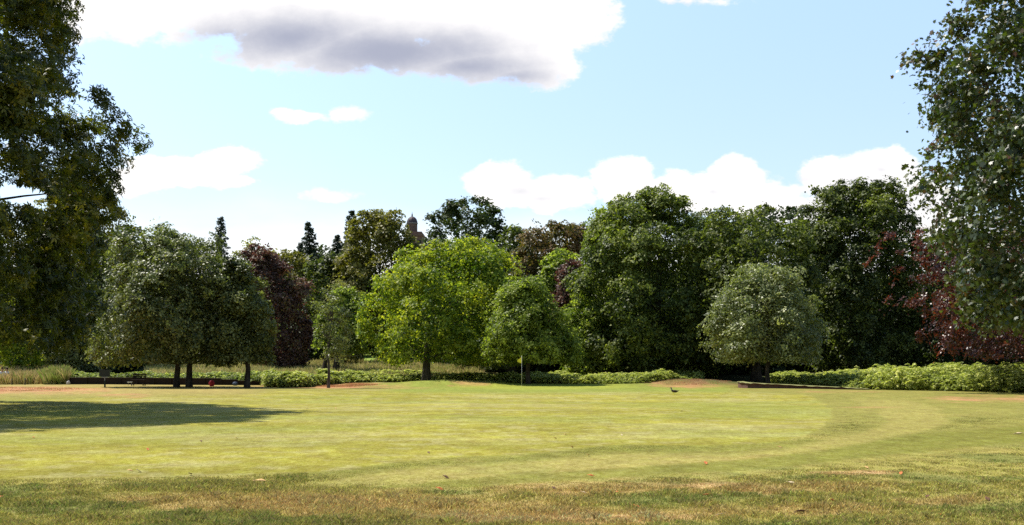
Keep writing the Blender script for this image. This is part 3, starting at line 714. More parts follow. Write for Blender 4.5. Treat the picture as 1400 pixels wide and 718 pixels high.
tree('lime_tree', 'big bright yellow green tree standing on the mound', 'tree', 90,
     [(333, 625, 662), (345, 595, 685), (360, 560, 698), (378, 532, 704), (405, 505, 708), (435, 490, 712), (460, 500, 714), (482, 520, 712), (495, 550, 698)],
     582, 'bright', 100000, leaf=.23, nl=52, k=.21, tr=.33, nlimb=26, ragged=2.2, fill=.10, sub=2, bark=BARKP, nc=12,
     extra=[(505, 420, 9), (498, 448, 9), (522, 385, 8), (548, 366, 8), (560, 352, 5), (600, 340, 8), (638, 332, 7), (668, 345, 8), (520, 470, 10), (545, 495, 9)])
tree('broadleaf_tree', 'drooping green tree right behind the yellow flag', 'tree', 82.5,
     [(384, 704, 728), (398, 688, 744), (420, 672, 764), (450, 662, 784), (478, 662, 798), (496, 675, 796)], 722, 'fresh', 64000, leaf=.19, nl=30, k=.29, ragged=2, tr=.17, dsc=.6, nlimb=10,
     extra=[(680, 470, 14), (775, 465, 12), (785, 488, 8)])
tree('broadleaf_tree', 'shaded tree whose short trunk shows left of the flag', 'tree', 102,
     [(400, 640, 690), (430, 620, 725), (470, 610, 735), (503, 630, 715)], 699, 'dark', 18000, leaf=.3, nl=22, k=.32, tr=.38, nlimb=5)
tree('sycamore_tree', 'tallest broad dark green tree in the middle with low spreading skirt', 'tree', 99,
     [(262, 872, 902), (272, 850, 922), (298, 822, 955), (330, 797, 985), (365, 785, 1000), (400, 776, 1006), (440, 774, 1003), (480, 786, 992), (512, 812, 975)],
     903, 'midgreen', 145000, leaf=.27, nl=85, k=.19, tr=.52, nlimb=16, nc=13, fill=.14, extra=[(832, 300, 13), (815, 335, 14), (795, 385, 16), (786, 440, 16), (1000, 355, 12)])
tree('whitebeam', 'small round silvery tree by the red earth bank', 'tree', 78,
     [(370, 1030, 1050), (384, 1008, 1074), (404, 986, 1100), (425, 974, 1114), (450, 969, 1122), (468, 973, 1120), (484, 990, 1112), (494, 1012, 1090)],
     1050, 'silver', 74000, leaf=.18, nl=30, k=.28, tr=.17, nlimb=16, ragged=2.6, extra=[(1000, 385, 10), (1022, 374, 8), (1045, 378, 8), (1080, 384, 8), (975, 452, 10)])
tree('broadleaf_tree', 'dark tree with thick trunk behind the silvery round tree', 'tree', 93,
     [(284, 1010, 1050), (300, 975, 1085), (330, 960, 1110), (380, 955, 1120), (440, 960, 1115), (495, 985, 1100)], 1034, 'dark', 52000, leaf=.27, nl=52, k=.24, tr=.4, nlimb=8)
tree('hornbeam', 'tall dark green tree with upswept twigs along its crown right of the silvery tree', 'tree', 101,
     [(253, 1145, 1200), (265, 1118, 1226), (290, 1098, 1246), (325, 1086, 1257), (365, 1085, 1260), (420, 1088, 1262), (480, 1098, 1262), (506, 1112, 1250)],
     1166, 'dark', 120000, leaf=.26, nl=80, k=.21, tr=.45, nlimb=10, ragged=1.3, nc=12, fill=.2, extra=[(1150, 278, 20), (1180, 272, 20), (1210, 284, 20), (1232, 304, 18), (1118, 300, 20), (1103, 332, 18), (1243, 345, 17), (1165, 310, 22), (1200, 330, 22), (1140, 345, 22), (1120, 262, 7), (1150, 252, 6), (1178, 250, 6), (1200, 256, 6), (1225, 272, 7), (1105, 285, 8), (1095, 310, 8)])
tree('broadleaf_tree', 'deep shaded tree between the tall dark tree and the copper beech', 'tree', 100,
     [(330, 1265, 1310), (360, 1240, 1350), (420, 1225, 1380), (480, 1230, 1380), (508, 1250, 1360)], 1300, 'darker', 26000, leaf=.32, nl=34, k=.28, tr=.4, nlimb=5)
tree('broadleaf_tree', 'deep shaded tree behind the copper beech at the right edge', 'tree', 98,
     [(320, 1400, 1450), (350, 1360, 1500), (420, 1345, 1520), (480, 1345, 1520), (508, 1370, 1500)], 1435, 'darker', 24000, leaf=.32, nl=34, k=.28, tr=.4, nlimb=5)
tree('copper_beech', 'dark red copper beech with long arching branches beside the tall maple', 'tree', 62,
     [(308, 1340, 1500), (325, 1290, 1560), (350, 1272, 1600), (390, 1275, 1620), (430, 1290, 1620), (465, 1300, 1600), (490, 1330, 1570)],
     1450, 'copper', 95000, leaf=.15, nl=55, k=.2, tr=.5, nlimb=20, ragged=1.8, fill=.10, nc=12, sub=1,
     extra=[(1262, 322, 11), (1240, 318, 10), (1222, 316, 9), (1208, 328, 8), (1198, 342, 7), (1191, 358, 6), (1232, 345, 7), (1228, 365, 7), (1222, 385, 5),
            (1218, 412, 7), (1232, 408, 10), (1250, 412, 12), (1270, 416, 12), (1290, 420, 13), (1265, 345, 12), (1280, 372, 12), (1210, 425, 5), (1262, 460, 10), (1280, 450, 13), (1292, 478, 10), (1310, 440, 14), (1340, 455, 16), (1380, 480, 16)])
tree('maple_tree', 'tall leafy maple with glossy lobed leaves at the right edge', 'tree', 24,
     [(-260, 1470, 1560), (-180, 1400, 1650), (-80, 1350, 1680), (0, 1325, 1700), (40, 1300, 1720), (90, 1282, 1730), (140, 1290, 1730), (180, 1280, 1730), (230, 1258, 1740),
      (270, 1270, 1740), (320, 1292, 1730), (370, 1296, 1720), (405, 1312, 1700), (428, 1335, 1680), (446, 1380, 1640)],
     1530, 'maple', 105000, tpl=T_maple(.11), nl=130, k=.14, tr=.24, nlimb=18, ragged=1.1, fill=.26, nc=11, tws=.17, twn=9, jit=.35, sub=0, air=1.1,
     extra=[(1252, 76, 12), (1268, 76, 14), (1288, 78, 18), (1300, 40, 16), (1290, 140, 12), (1285, 200, 12), (1280, 88, 12), (1275, 55, 6), (1268, 105, 8), (1262, 245, 8), (1252, 232, 5), (1278, 262, 10), (1280, 330, 9)])
tree('sweet_chestnut', 'huge overhanging chestnut with long toothed leaves at the left edge', 'tree', 40.5,
     [(-340, -420, -120), (-250, -560, -20), (-120, -660, 50), (-40, -700, 62), (20, -710, 70), (70, -710, 76), (105, -710, 90), (130, -710, 136), (160, -710, 162), (185, -710, 164),
      (215, -710, 146), (270, -700, 138), (310, -690, 112), (350, -680, 104), (400, -640, 104), (440, -540, 92), (465, -420, 70)],
     -300, 'chest', 112000, tpl=T_rosette(.19), nl=210, k=.12, tws=.25, twn=7, tr=.62, nlimb=44, ragged=1.3, fill=.10, nc=9, sub=2, jit=.3, seed=5,
     holes=[(34, 268, 34, 15), (8, 262, 14, 14), (60, 282, 20, 8), (20, 262, 30, 12)],
     extra=[(82, 15, 9), (86, 50, 9), (95, 90, 9), (130, 125, 14), (150, 150, 14), (165, 175, 13), (140, 200, 12), (130, 230, 11), (152, 240, 7), (140, 270, 11), (150, 290, 8), (98, 325, 14), (112, 355, 12), (98, 400, 14), (80, 430, 13), (50, 445, 14), (45, 350, 16), (70, 385, 14), (20, 420, 16)])
tree('cherry_tree', 'cherry tree reaching a leafy twig into the upper right corner', 'tree', 15,
     [(-480, 1600, 1750), (-400, 1500, 1850), (-250, 1440, 1900), (-120, 1430, 1900), (-40, 1450, 1850)],
     1720, 'cherry', 5000, tpl=(lambda v: v)(T_diamond(.13, .055)), nl=30, k=.25, tr=.13, nlimb=14, jit=.3, fill=.05, htop=6.0, extra=[(1292, 22, 7), (1304, 14, 8), (1325, 6, 9), (1350, 2, 12), (1385, 0, 14), (1392, 188, 12)])

# ------------------------------------------------------------------ the wood behind
tree('broadleaf_tree', 'tall olive brown tree showing behind the chestnut', 'tree', 118,
     [(262, 85, 130), (280, 60, 158), (300, 40, 184), (340, 30, 192), (420, 20, 195), (490, 35, 180)], 108, 'olive', 30000, leaf=.36, nl=50, k=.24, tr=.4, nlimb=6)
tree('broadleaf_tree', 'green rounded tree between the chestnut and the twin trunked tree', 'tree', 108,
     [(312, 110, 160), (325, 80, 195), (360, 60, 212), (420, 50, 215), (485, 70, 205)], 140, 'dark', 30000, leaf=.32, nl=50, k=.24, tr=.35, nlimb=6)
tree('shrub', 'sunlit yellow green bush under the chestnut at far left', 'bush', 98,
     [(410, 10, 45), (430, -5, 60), (470, -5, 62), (505, 5, 55)], 28, 'bright', 12000, leaf=.24, nl=26, k=.28, tr=.14, nlimb=5)
tree('shrub', 'dark rounded bush behind the tall meadow grass', 'bush', 103,
     [(425, 75, 105), (440, 60, 120), (475, 52, 130), (506, 60, 125)], 90, 'silver', 14000, leaf=.28, nl=28, k=.3, tr=.16, nlimb=5)
tree('shrub', 'grey green bush left of the twin trunked tree', 'bush', 104,
     [(415, 120, 150), (440, 105, 165), (475, 100, 170), (506, 110, 165)], 135, 'silver', 12000, leaf=.28, nl=26, k=.3, tr=.16, nlimb=5)
tree('shrub', 'shadowy bush at the very left edge behind the seated pair', 'bush', 106,
     [(400, -60, -10), (430, -90, 15), (475, -95, 22), (506, -80, 10)], -35, 'darker', 12000, leaf=.3, nl=26, k=.3, tr=.16, nlimb=5)
conifer('spruce_tree', 'lone dark spruce with pointed tip above the twin trunked tree', 302, 297, 150, 24, 1)
conifer('spruce_tree', 'dark conifer with a tip leaning left', 430, 304, 150, 26, 2, lean=-.9, n=14000, droop=.5)
conifer('spruce_tree', 'small dark conifer left of the leaning tipped one', 411, 332, 156, 15, 3, n=8000)
conifer('spruce_tree', 'tall ragged conifer left of the olive domed tree', 481, 288, 148, 30, 4, n=15000)
conifer('spruce_tree', 'low ragged conifer between the two taller conifers', 461, 322, 150, 22, 5, n=12000)
tree('broadleaf_tree', 'wispy grey green tree above the purple leaved tree', 'tree', 132,
     [(325, 342, 352), (340, 330, 368), (370, 320, 380), (440, 318, 382)], 350, 'heath', 7000, leaf=.32, nl=24, k=.28, fill=.03, ragged=1.6, nlimb=10)
tree('broadleaf_tree', 'golden green tree left of the dark conifers', 'tree', 134,
     [(342, 375, 405), (356, 360, 425), (390, 352, 436), (450, 355, 435)], 395, 'olive', 16000, leaf=.38, nl=34, k=.28)
tree('broadleaf_tree', 'dark tree under the leaning tipped conifer', 'tree', 126,
     [(350, 440, 470), (370, 418, 480), (420, 400, 490), (470, 410, 485)], 445, 'dark', 15000, leaf=.38, nl=30, k=.28)
tree('broadleaf_tree', 'broad dark wood tree behind the two tall conifers', 'tree', 165,
     [(342, 440, 490), (355, 415, 505), (375, 400, 515), (430, 400, 515)], 458, 'darker', 16000, leaf=.45, nl=34, k=.28)
tree('shrub', 'pale flowering bush tree behind the slender young tree', 'bush', 116,
     [(388, 462, 480), (402, 445, 495), (440, 440, 500), (490, 445, 497)], 470, 'heath', 9000, leaf=.3, nl=26, k=.3)
tree('oak_tree', 'olive domed tree left of the cupola', 'tree', 124,
     [(287, 502, 532), (298, 484, 552), (320, 474, 566), (355, 462, 580), (400, 462, 585), (470, 475, 578)], 518, 'olive', 46000, leaf=.36, nl=70, k=.21, nc=12, extra=[(478, 380, 18), (500, 372, 14), (560, 350, 12), (556, 322, 7), (562, 332, 8), (575, 345, 10), (572, 338, 7)])
tree('pine_tree', 'dark open crowned tree right of the cupola', 'tree', 152,
     [(275, 640, 664), (283, 612, 680), (295, 598, 688), (320, 580, 690), (350, 572, 690), (410, 580, 685)], 638, 'darker', 30000, leaf=.42, nl=70, k=.17, fill=.05, ragged=1.7, nlimb=34, sub=1, nc=9, tr=.5,
     extra=[(590, 300, 6), (598, 293, 5), (605, 308, 6), (675, 292, 8), (682, 305, 6), (625, 280, 7), (655, 276, 8)])
tree('broadleaf_tree', 'small dark green tree in the dip behind the bright tree', 'tree', 142,
     [(310, 698, 712), (325, 684, 728), (350, 676, 740), (420, 680, 735)], 706, 'dark', 14000, leaf=.4, nl=34, k=.27, ragged=1.4)
tree('broadleaf_tree', 'brown topped rounded tree left of the tallest tree', 'tree', 122,
     [(305, 742, 782), (315, 722, 808), (335, 706, 815), (370, 700, 818), (440, 705, 812)], 760, 'rust', 32000, leaf=.36, nl=55, k=.23)
tree('broadleaf_tree', 'light green tree in front of the brown topped tree', 'tree', 112,
     [(345, 758, 788), (360, 742, 800), (390, 735, 806), (450, 740, 800)], 770, 'fresh', 17000, leaf=.34, nl=34, k=.26, ragged=1.4)
tree('copper_beech', 'narrow dark purple tree squeezed beside the tallest tree', 'tree', 106,
     [(358, 775, 792), (375, 760, 800), (410, 750, 800), (450, 750, 795)], 778, 'plum', 14000, leaf=.28, nl=30, k=.28)
tree('shrub', 'sunlit green bush at the foot of the tallest tree', 'bush', 98,
     [(408, 790, 815), (425, 775, 832), (460, 765, 840), (512, 772, 835)], 802, 'fresh', 16000, leaf=.24, nl=34, k=.27)
tree('broadleaf_tree', 'pale feathery tree peeping left of the tallest crown', 'tree', 112,
     [(283, 818, 832), (298, 806, 850), (330, 798, 870), (400, 800, 870)], 830, 'fresh', 12000, leaf=.3, nl=34, k=.24, ragged=1.7, fill=.05)
tree('broadleaf_tree', 'dark tree filling the gap right of the tallest crown', 'tree', 114,
     [(293, 960, 1000), (305, 940, 1030), (340, 930, 1050), (440, 930, 1050)], 985, 'dark', 24000, leaf=.34, nl=44, k=.24)
tree('broadleaf_tree', 'dark tree behind the gap between silvery tree and tall dark tree', 'tree', 118,
     [(283, 1040, 1075), (298, 1020, 1110), (340, 1010, 1130), (460, 1015, 1125)], 1060, 'darker', 24000, leaf=.36, nl=44, k=.24)

# understorey and far wood: copies of three kinds
A = tree('broadleaf_tree', 'rounded woodland tree at the far back of the wood', 'tree', 175,
     [(385, -140, -80), (400, -160, -60), (430, -168, -52), (470, -160, -60)], -110, 'dark', 16000, leaf=.5, nl=36, k=.27, group='rounded trees of the wood behind')
A['label'] = 'dark rounded tree in the wood beyond the meadow, seen only through gaps'
Bt = tree('shrub', 'dark undergrowth bush', 'bush', 130,
     [(452, -150, -110), (462, -165, -95), (480, -170, -90), (496, -165, -95)], -130, 'darker', 12000, leaf=.36, nl=30, k=.3, group='dark bushes under the wood')
Bt['label'] = 'dark rounded bush in the shade under the wood'
rng = np.random.default_rng(77)
for i in range(27):
    px = -90 + i * 61 + rng.uniform(-15, 15); D = rng.uniform(165, 215); x = X(px, D)
    copy_thing(A, (x, D, nh(x, D)), rng.uniform(.85, 1.25), rng.uniform(0, 6.28), A['label'])
for i in range(44):
    px = -60 + i * 35 + rng.uniform(-9, 9)
    D = rng.uniform(104, 118) if px > 620 or px < 180 else rng.uniform(124, 142)
    if 470 < px < 560: D = rng.uniform(146, 160)
    x = X(px, D); copy_thing(Bt, (x, D, nh(x, D) - .2), rng.uniform(.8, 1.5) * (1.15 if px > 620 else .9), rng.uniform(0, 6.28), Bt['label'])
def off(o): o.location.x -= 0

# ------------------------------------------------------------------ small things
M_ = dict(
    stone=plain('old_sandstone', (.20, .125, .095), .9, (.13, .08, .065), 2.5, .4), dome=plain('weathered_dome', (.085, .055, .06), .6, (.06, .04, .045), 3),
    lead=plain('lead', (.30, .29, .30), .6), darkwood=plain('dark_timber', (.03, .018, .015), .85, (.016, .011, .01), 5, .5, .2, (1, 1, 6)),
    earth=plain('red_earth', (.13, .06, .042), .95, (.07, .035, .026), 6, .8), paint=plain('dark_green_paint', (.018, .028, .02), .6, (.014, .02, .016), 5),
    post=plain('weathered_post', (.10, .085, .06), .9, (.06, .05, .035), 14, .5, .2), white=plain('white_paint', (.72, .72, .70), .5, (.6, .6, .58), 10),
    yellow=plain('yellow_cloth', (.9, .8, .06), .7, (.72, .6, .04), 6), red=plain('red_cloth', (.42, .02, .035), .7, (.30, .015, .03), 12), blue=plain('slate_blue_cloth', (.06, .09, .16), .7),
    rock=plain('pale_stone', (.50, .46, .42), .9, (.36, .33, .30), 8, .5), skin=plain('skin', (.52, .30, .21), .55, (.46, .26, .18), 3), hair=plain('dark_hair', (.02, .014, .01), .6),
    shirt=plain('white_shirt', (.75, .75, .76), .8, (.66, .67, .70), 9), vest=plain('dark_top', (.05, .055, .07), .8), jean=plain('dark_trousers', (.05, .06, .08), .85),
    metal=plain('galvanised_steel', (.30, .31, .32), .4), glass=plain('dark_opening', (.02, .02, .022), .5),
    dark_leafbrown=plain('duck_brown', (.10, .07, .045), .7, (.06, .045, .03), 30),
)
# cupola tower
D = 235; tx = X(563.5, D); gz = nh(tx, D); zd = Z(304, D)
tw = thing('tower', (tx, D, gz), 'brown stone tower topped by a round domed cupola above the trees', 'tower')
h = lambda py: Z(py, D) - gz
mb = MB(); mb.box((.7, 0, h(324) / 2), (3.4, 5.2, h(324))); mb.box((.7, 0, h(324) + .15), (3.8, 5.7, .5)); mb.box((.9, 0, h(319) - .3), (2.6, 3.6, .9)); mb.build('tower_shaft', M_['stone'], tw)
for sx in (-.3, 1.7):
    MB().box((sx, -2.62, h(336)), (.9, .12, 1.8)).build('window', M_['glass'], tw)
R = 1.05
mb = MB(); mb.lathe([(R * .98, h(320)), (R * .98, h(306.4))], 24)
drum = mb.build('drum', M_['stone'], tw, smooth=True)
for k in range(8):
    a = pi / 8 + k * pi / 4
    MB().tube([(R * cos(a), R * sin(a), h(319)), (R * cos(a), R * sin(a), h(306.5))], [.12, .11], 8).build('column', M_['stone'], drum)
mb = MB(); mb.lathe([(R * .9, h(306.4)), (R * 1.16, h(306.3)), (R * 1.2, h(305.2)), (R * .95, h(304.9))], 24); mb.build('cornice', M_['lead'], tw)
pr = [(R * 1.05 * cos(t), h(305.1) + (h(296.3) - h(305.1)) * sin(t)) for t in np.linspace(0, pi / 2 * .97, 12)]
mb = MB(); mb.lathe(pr, 24); dm = mb.build('dome', M_['dome'], tw, smooth=True)
for k in range(12):
    a = k * pi / 6
    MB().tube([(r * 1.01 * cos(a), r * 1.01 * sin(a), z) for r, z in pr], [.04] * len(pr), 5).build('rib', M_['dome'], dm)
mb = MB(); mb.lathe([(.2, h(296.6)), (.12, h(295.8)), (.2, h(294.8)), (.08, h(294)), (.16, h(293.2)), (.05, h(292)), (.02, h(289.4))], 10); mb.build('finial', M_['dome'], tw, smooth=True)

# retaining edge on the left
D = 84.6
rw = thing('retaining_edge', (X(95, D), D, nh(X(95, D), D)), 'long low dark timber edging in front of the pale hedge', 'edging')
x0, x1 = X(96, D), X(372, D); nseg = 12
mb = MB(); mr = MB(); mp = MB()
for i in range(nseg):
    a = x0 + (x1 - x0) * i / nseg; b = x0 + (x1 - x0) * (i + 1) / nseg; xm = (a + b) / 2; g = nh(xm, D)
    hh = .50 if i < 9 else .50 - .09 * (i - 8)
    mb.box((xm - x0, 0, g - rw.location.z + hh / 2 - .05), (b - a - .015, .12, hh + .1))
    mr.box((xm - x0, -.01, g - rw.location.z + hh + .02), (b - a - .005, .2, .05))
    mp.box((a - x0 + .05, -.1, g - rw.location.z + hh / 2 - .05), (.1, .08, hh + .06))
mb.build('board', M_['darkwood'], rw, bevel=.01); mr.build('cap_rail', M_['post'], rw, bevel=.01)
for i in range(nseg):
    a = x0 + (x1 - x0) * i / nseg; g = nh(a, D)
    MB().box((a - x0 + .05, -.1, g - rw.location.z + .2), (.1, .075, .55 if i < 10 else .3)).build('post', M_['darkwood'], rw, bevel=.008)

# red earth bank (bunker lip) on the right
def bank():
    pts = [(1040, 82.0, .1), (1022, 80.5, .3), (1012, 78.0, .36), (1008.5, 75.2, .40), (1011, 72.8, .38), (1022, 71.6, .34), (1050, 71.3, .27), (1080, 71.1, .23), (1110, 70.8, .18), (1150, 70.0, .13), (1190, 69.2, .06)]
    bx, by = X(1060, 76), 76; bz = nh(bx, by)
    V = []; F_ = []; k = len(pts); cxm, cym = X(1090, 77), 77.5
    top = []
    dense = []
    for i in range(k - 1):
        for s in range(6):
            t = s / 6; dense.append(tuple(pts[i][j] * (1 - t) + pts[i + 1][j] * t for j in range(3)))
    dense.append(pts[-1]); rr = random.Random(4)
    for px, D_, hh in dense:
        x = X(px, D_); g = nh(x, D_); j = rr.uniform(-.03, .03)
        dx, dy = cxm - x, cym - D_; l = math.hypot(dx, dy); dx /= l; dy /= l
        V += [(x - bx, D_ - by, g - .1 - bz), (x + dx * .05 - bx, D_ + dy * .05 - by, g + hh * .6 + j - bz), (x - dx * .06 - bx, D_ - dy * .06 - by, g + hh + j - bz),
              (x + dx * .5 - bx, D_ + dy * .5 - by, g + hh + .03 - bz), (x + dx * 2.0 - bx, D_ + dy * 2.0 - by, g + hh * .5 - bz), (x + dx * 3.2 - bx, D_ + dy * 3.2 - by, g - .15 - bz)]
    for i in range(len(dense) - 1):
        for q in range(5):
            a = i * 6 + q; b = a + 6
            F_.append((a, b, b + 1, a + 1))
    me = bpy.data.meshes.new('bunker_bank'); me.from_pydata(V, [], F_); me.materials.append(M_['earth'])
    gm, nt, N, L = newmat('bank_turf'); p = N.new('ShaderNodeBsdfPrincipled'); p.inputs['Base Color'].default_value = (.20, .22, .055, 1); p.inputs['Roughness'].default_value = .9
    nz = N.new('ShaderNodeTexNoise'); nz.inputs['Scale'].default_value = 9; rp = N.new('ShaderNodeValToRGB'); rp.color_ramp.elements[0].color = (.13, .16, .035, 1); rp.color_ramp.elements[1].color = (.30, .27, .10, 1)
    L.new(nz.outputs[0], rp.inputs[0]); L.new(rp.outputs[0], p.inputs['Base Color']); o_ = N.new('ShaderNodeOutputMaterial'); L.new(p.outputs[0], o_.inputs[0])
    me.materials.append(gm)
    for i, p_ in enumerate(me.polygons): p_.material_index = 0 if i % 5 < 2 else 1
    o = bpy.data.objects.new('bunker_bank', me); COL.objects.link(o); o.location = (bx, by, bz); o['kind'] = 'structure'
bank()

# sign, bench, flag, posts, bags
D = 73; x = X(143.4, D); g = nh(x, D)
sg = thing('sign_board', (x, D, g), 'dark green square notice board on one thin post', 'sign')
MB().tube([(0, 0, -.3), (0, 0, Z(505.5, D) - g)], [.03, .03], 10).build('post', M_['metal'], sg)
bd = MB().box((0, -.05, Z(510.3, D) - g), (.72, .035, .48)).build('board', M_['paint'], sg, bevel=.008)
MB().box((0, -.045, Z(515.9, D) - g), (.42, .03, .04)).build('cross_bar', M_['metal'], sg, bevel=.004)
MB().box((0, 0, .2), (.09, .09, .55)).build('sleeve', M_['paint'], sg, bevel=.008)

D = 80.5; x = X(189, D); g = nh(x, D)
be = thing('park_bench', (x, D, g), 'dark wooden bench left of the twin trunks before the timber edging', 'bench')
for i in range(4): pass
mb = MB()
for i in range(4): mb.box((0, -.18 + i * .12, .43), (1.0, .1, .035))
mb.build('seat', M_['darkwood'], be, bevel=.006)
mb = MB()
for i in range(3): mb.box((0, .27 + i * .03, .56 + i * .13), (1.0, .03, .10))
mb.build('backrest', M_['darkwood'], be, bevel=.006)
for sx in (-.42, .42):
    for yy, hh in ((-.18, .41), (.24, .41)):
        MB().box((sx, yy, hh / 2 - .05), (.07, .07, hh + .1), 0, .9).build('leg', M_['darkwood'], be, bevel=.005)
    MB().tube([(sx, .25, .4), (sx, .36, .9)], [.03, .025], 6).build('back_post', M_['darkwood'], be)
D = 79.5; x = X(177.5, D); g = nh(x, D)
mk = thing('marker_board', (x, D, g), 'small low white marker plate left of the dark bench', 'marker')
MB().box((0, 0, .27), (.34, .12, .05)).build('plate', M_['white'], mk, bevel=.01)
for sx in (-.12, .12): MB().tube([(sx, 0, -.1), (sx, 0, .245)], [.015, .015], 6).build('leg', M_['metal'], mk)

D = 77.5; x = X(713.3, D); g = nh(x, D)
fl = thing('golf_flag', (x, D, g), 'golf hole flagstick with drooping yellow flag on the green', 'flag')
MB().tube([(0, 0, -.1), (0, 0, Z(486.5, D) - g)], [.011, .009], 8).build('pole', M_['white'], fl, smooth=True)
V = []; Fq = []; top = Z(487.2, D) - g; nx, nz = 8, 12
for j in range(nz + 1):
    t = j / nz; w = .03 + .34 * sin(pi * min(1, t * 1.05)) ** .7 * (.45 + .65 * t) if t < .93 else .12 * (1 - t) / .07 + .02
    for i in range(nx + 1):
        s = i / nx
        V.append((-.01 - w * s, .035 * sin(s * 9 + t * 3) * s, top - .50 * t - .12 * s * (1 - t)))
for j in range(nz):
    for i in range(nx):
        a = j * (nx + 1) + i; Fq.append((a, a + 1, a + nx + 2, a + nx + 1))
mb = MB(); mb.v = V; mb.f = Fq; c = mb.build('flag_cloth', M_['yellow'], fl, smooth=True); sm = c.modifiers.new('thickness', 'SOLIDIFY'); sm.thickness = .004
MB().lathe([(.054, -.02), (.054, .004), (.048, .004), (.048, -.1)], 20).build('cup_rim', M_['white'], fl)

for px, top_, D, rad, lab in ((34.3, 517, 84, .055, 'short dark wooden post in the grass nearest the tall green tuft'), (16.2, 517.4, 85, .045, 'short pale wooden post right of the seated pair'),
                         (88.3, 506.5, 88, .06, 'tall thin post at the left end of the pale hedge'),
                         (520.5, 505, 96, .055, 'small wooden post in the tan meadow, the left of two near the mound'), (551.5, 507.5, 95, .05, 'small wooden post in the tan meadow, nearest the bright tree trunk'),
                         (539.5, 510.5, 94, .05, 'very low stump like post between the two meadow posts')):
    x = X(px, D); g = nh(x, D); hh = max(.5, Z(top_, D) - g)
    p = thing('wooden_post', (x, D, g), lab, 'post', 'wooden posts')
    MB().tube([(0, 0, -.2), (0, 0, hh - .02), (0, 0, hh)], [rad, rad * .95, rad * .75], 8).build('shaft', M_['post'], p)
    MB().tube([(0, 0, hh * .8), (0, 0, hh * .8 + .04)], [rad * 1.08, rad * 1.08], 8).build('band', M_['metal'], p)

def rock(px, D, s, lab, sc=(1, .8, .6)):
    bm = bmesh.new(); bmesh.ops.create_icosphere(bm, subdivisions=3, radius=s); rr = np.random.default_rng(int(px))
    for v in bm.verts:
        n = v.co.normalized(); k = 1 + .22 * float(fbm(np.array([n.x * 2 + px]), np.array([n.y * 2 + n.z * 3]), 3, 3)[0] - .5) * 2
        v.co = Vector((v.co.x * sc[0] * k, v.co.y * sc[1] * k, v.co.z * sc[2] * k))
    me = bpy.data.meshes.new('stone'); bm.to_mesh(me); bm.free(); me.materials.append(M_['rock'])
    o = bpy.data.objects.new('stone', me); COL.objects.link(o); x = X(px, D); o.location = (x, D, nh(x, D) + s * sc[2] * .6); tag(o, lab, 'stone')
rock(361, 83.6, .17, 'pale stone at the right end of the timber edging', (1.3, .8, .6))
rock(93.5, 84, .17, 'pale block of stone at the left end of the timber edging', (.9, .8, 1.1))

def bag(px, D, w, hgt, mat, lab):
    x = X(px, D); g = nh(x, D); r = thing('bag', (x, D, g), lab, 'bag')
    prof = [(.30, 0), (.36, .04), (.36, .18), (.42, .28), (.5, .42), (.46, .62), (.36, .82), (.2, .95), (.02, 1)]
    mb = MB(); mb.lathe([(a * w, b * hgt) for a, b in prof], 16)
    mb.v = [(a, b * .6, c) for a, b, c in mb.v]; mb.build('bag_body', mat, r, smooth=True)
    MB().tube([(-.12 * w, -.02, hgt * .93), (-.08 * w, -.02, hgt * 1.08), (.08 * w, -.02, hgt * 1.08), (.12 * w, -.02, hgt * .93)], [.012] * 4, 6).build('handle', M_['vest'], r, smooth=True)
    MB().box((0, -.31 * w, hgt * .42), (w * .5, .05, hgt * .25)).build('pocket', mat, r, bevel=.015)
bag(289.5, 80, .46, .45, M_['red'], 'small red bag on the grass right of the twin trunks')
bag(321.5, 83, .42, .30, M_['blue'], 'small slate blue bag against the timber edging')

# ------------------------------------------------------------------ figures
def skin_mesh(name, joints, edges, mat, parent, lvl=2, root=0):
    me = bpy.data.meshes.new(name); me.from_pydata([j[:3] for j in joints], edges, [])
    o = bpy.data.objects.new(name, me); COL.objects.link(o)
    sk = o.modifiers.new('skin', 'SKIN'); sk.use_smooth_shade = True
    sv = me.skin_vertices[0].data if me.skin_vertices else None
    if sv is None:
        bm = bmesh.new(); bm.from_mesh(me); bm.verts.layers.skin.verify(); bm.to_mesh(me); bm.free(); sv = me.skin_vertices[0].data
    for i, j in enumerate(joints):
        r = j[3]; sv[i].radius = r if isinstance(r, tuple) else (r, r); sv[i].use_root = (i == root)
    ss = o.modifiers.new('sub', 'SUBSURF'); ss.levels = lvl; ss.render_levels = lvl
    dg = bpy.context.evaluated_depsgraph_get(); ev = o.evaluated_get(dg); m2 = bpy.data.meshes.new_from_object(ev)
    o.modifiers.clear(); o.data = m2; m2.materials.clear(); m2.materials.append(mat)
    m2.polygons.foreach_set('use_smooth', [True] * len(m2.polygons)); o.parent = parent
    return o
def head_mesh(c, face, mat, parent_joints=None): pass
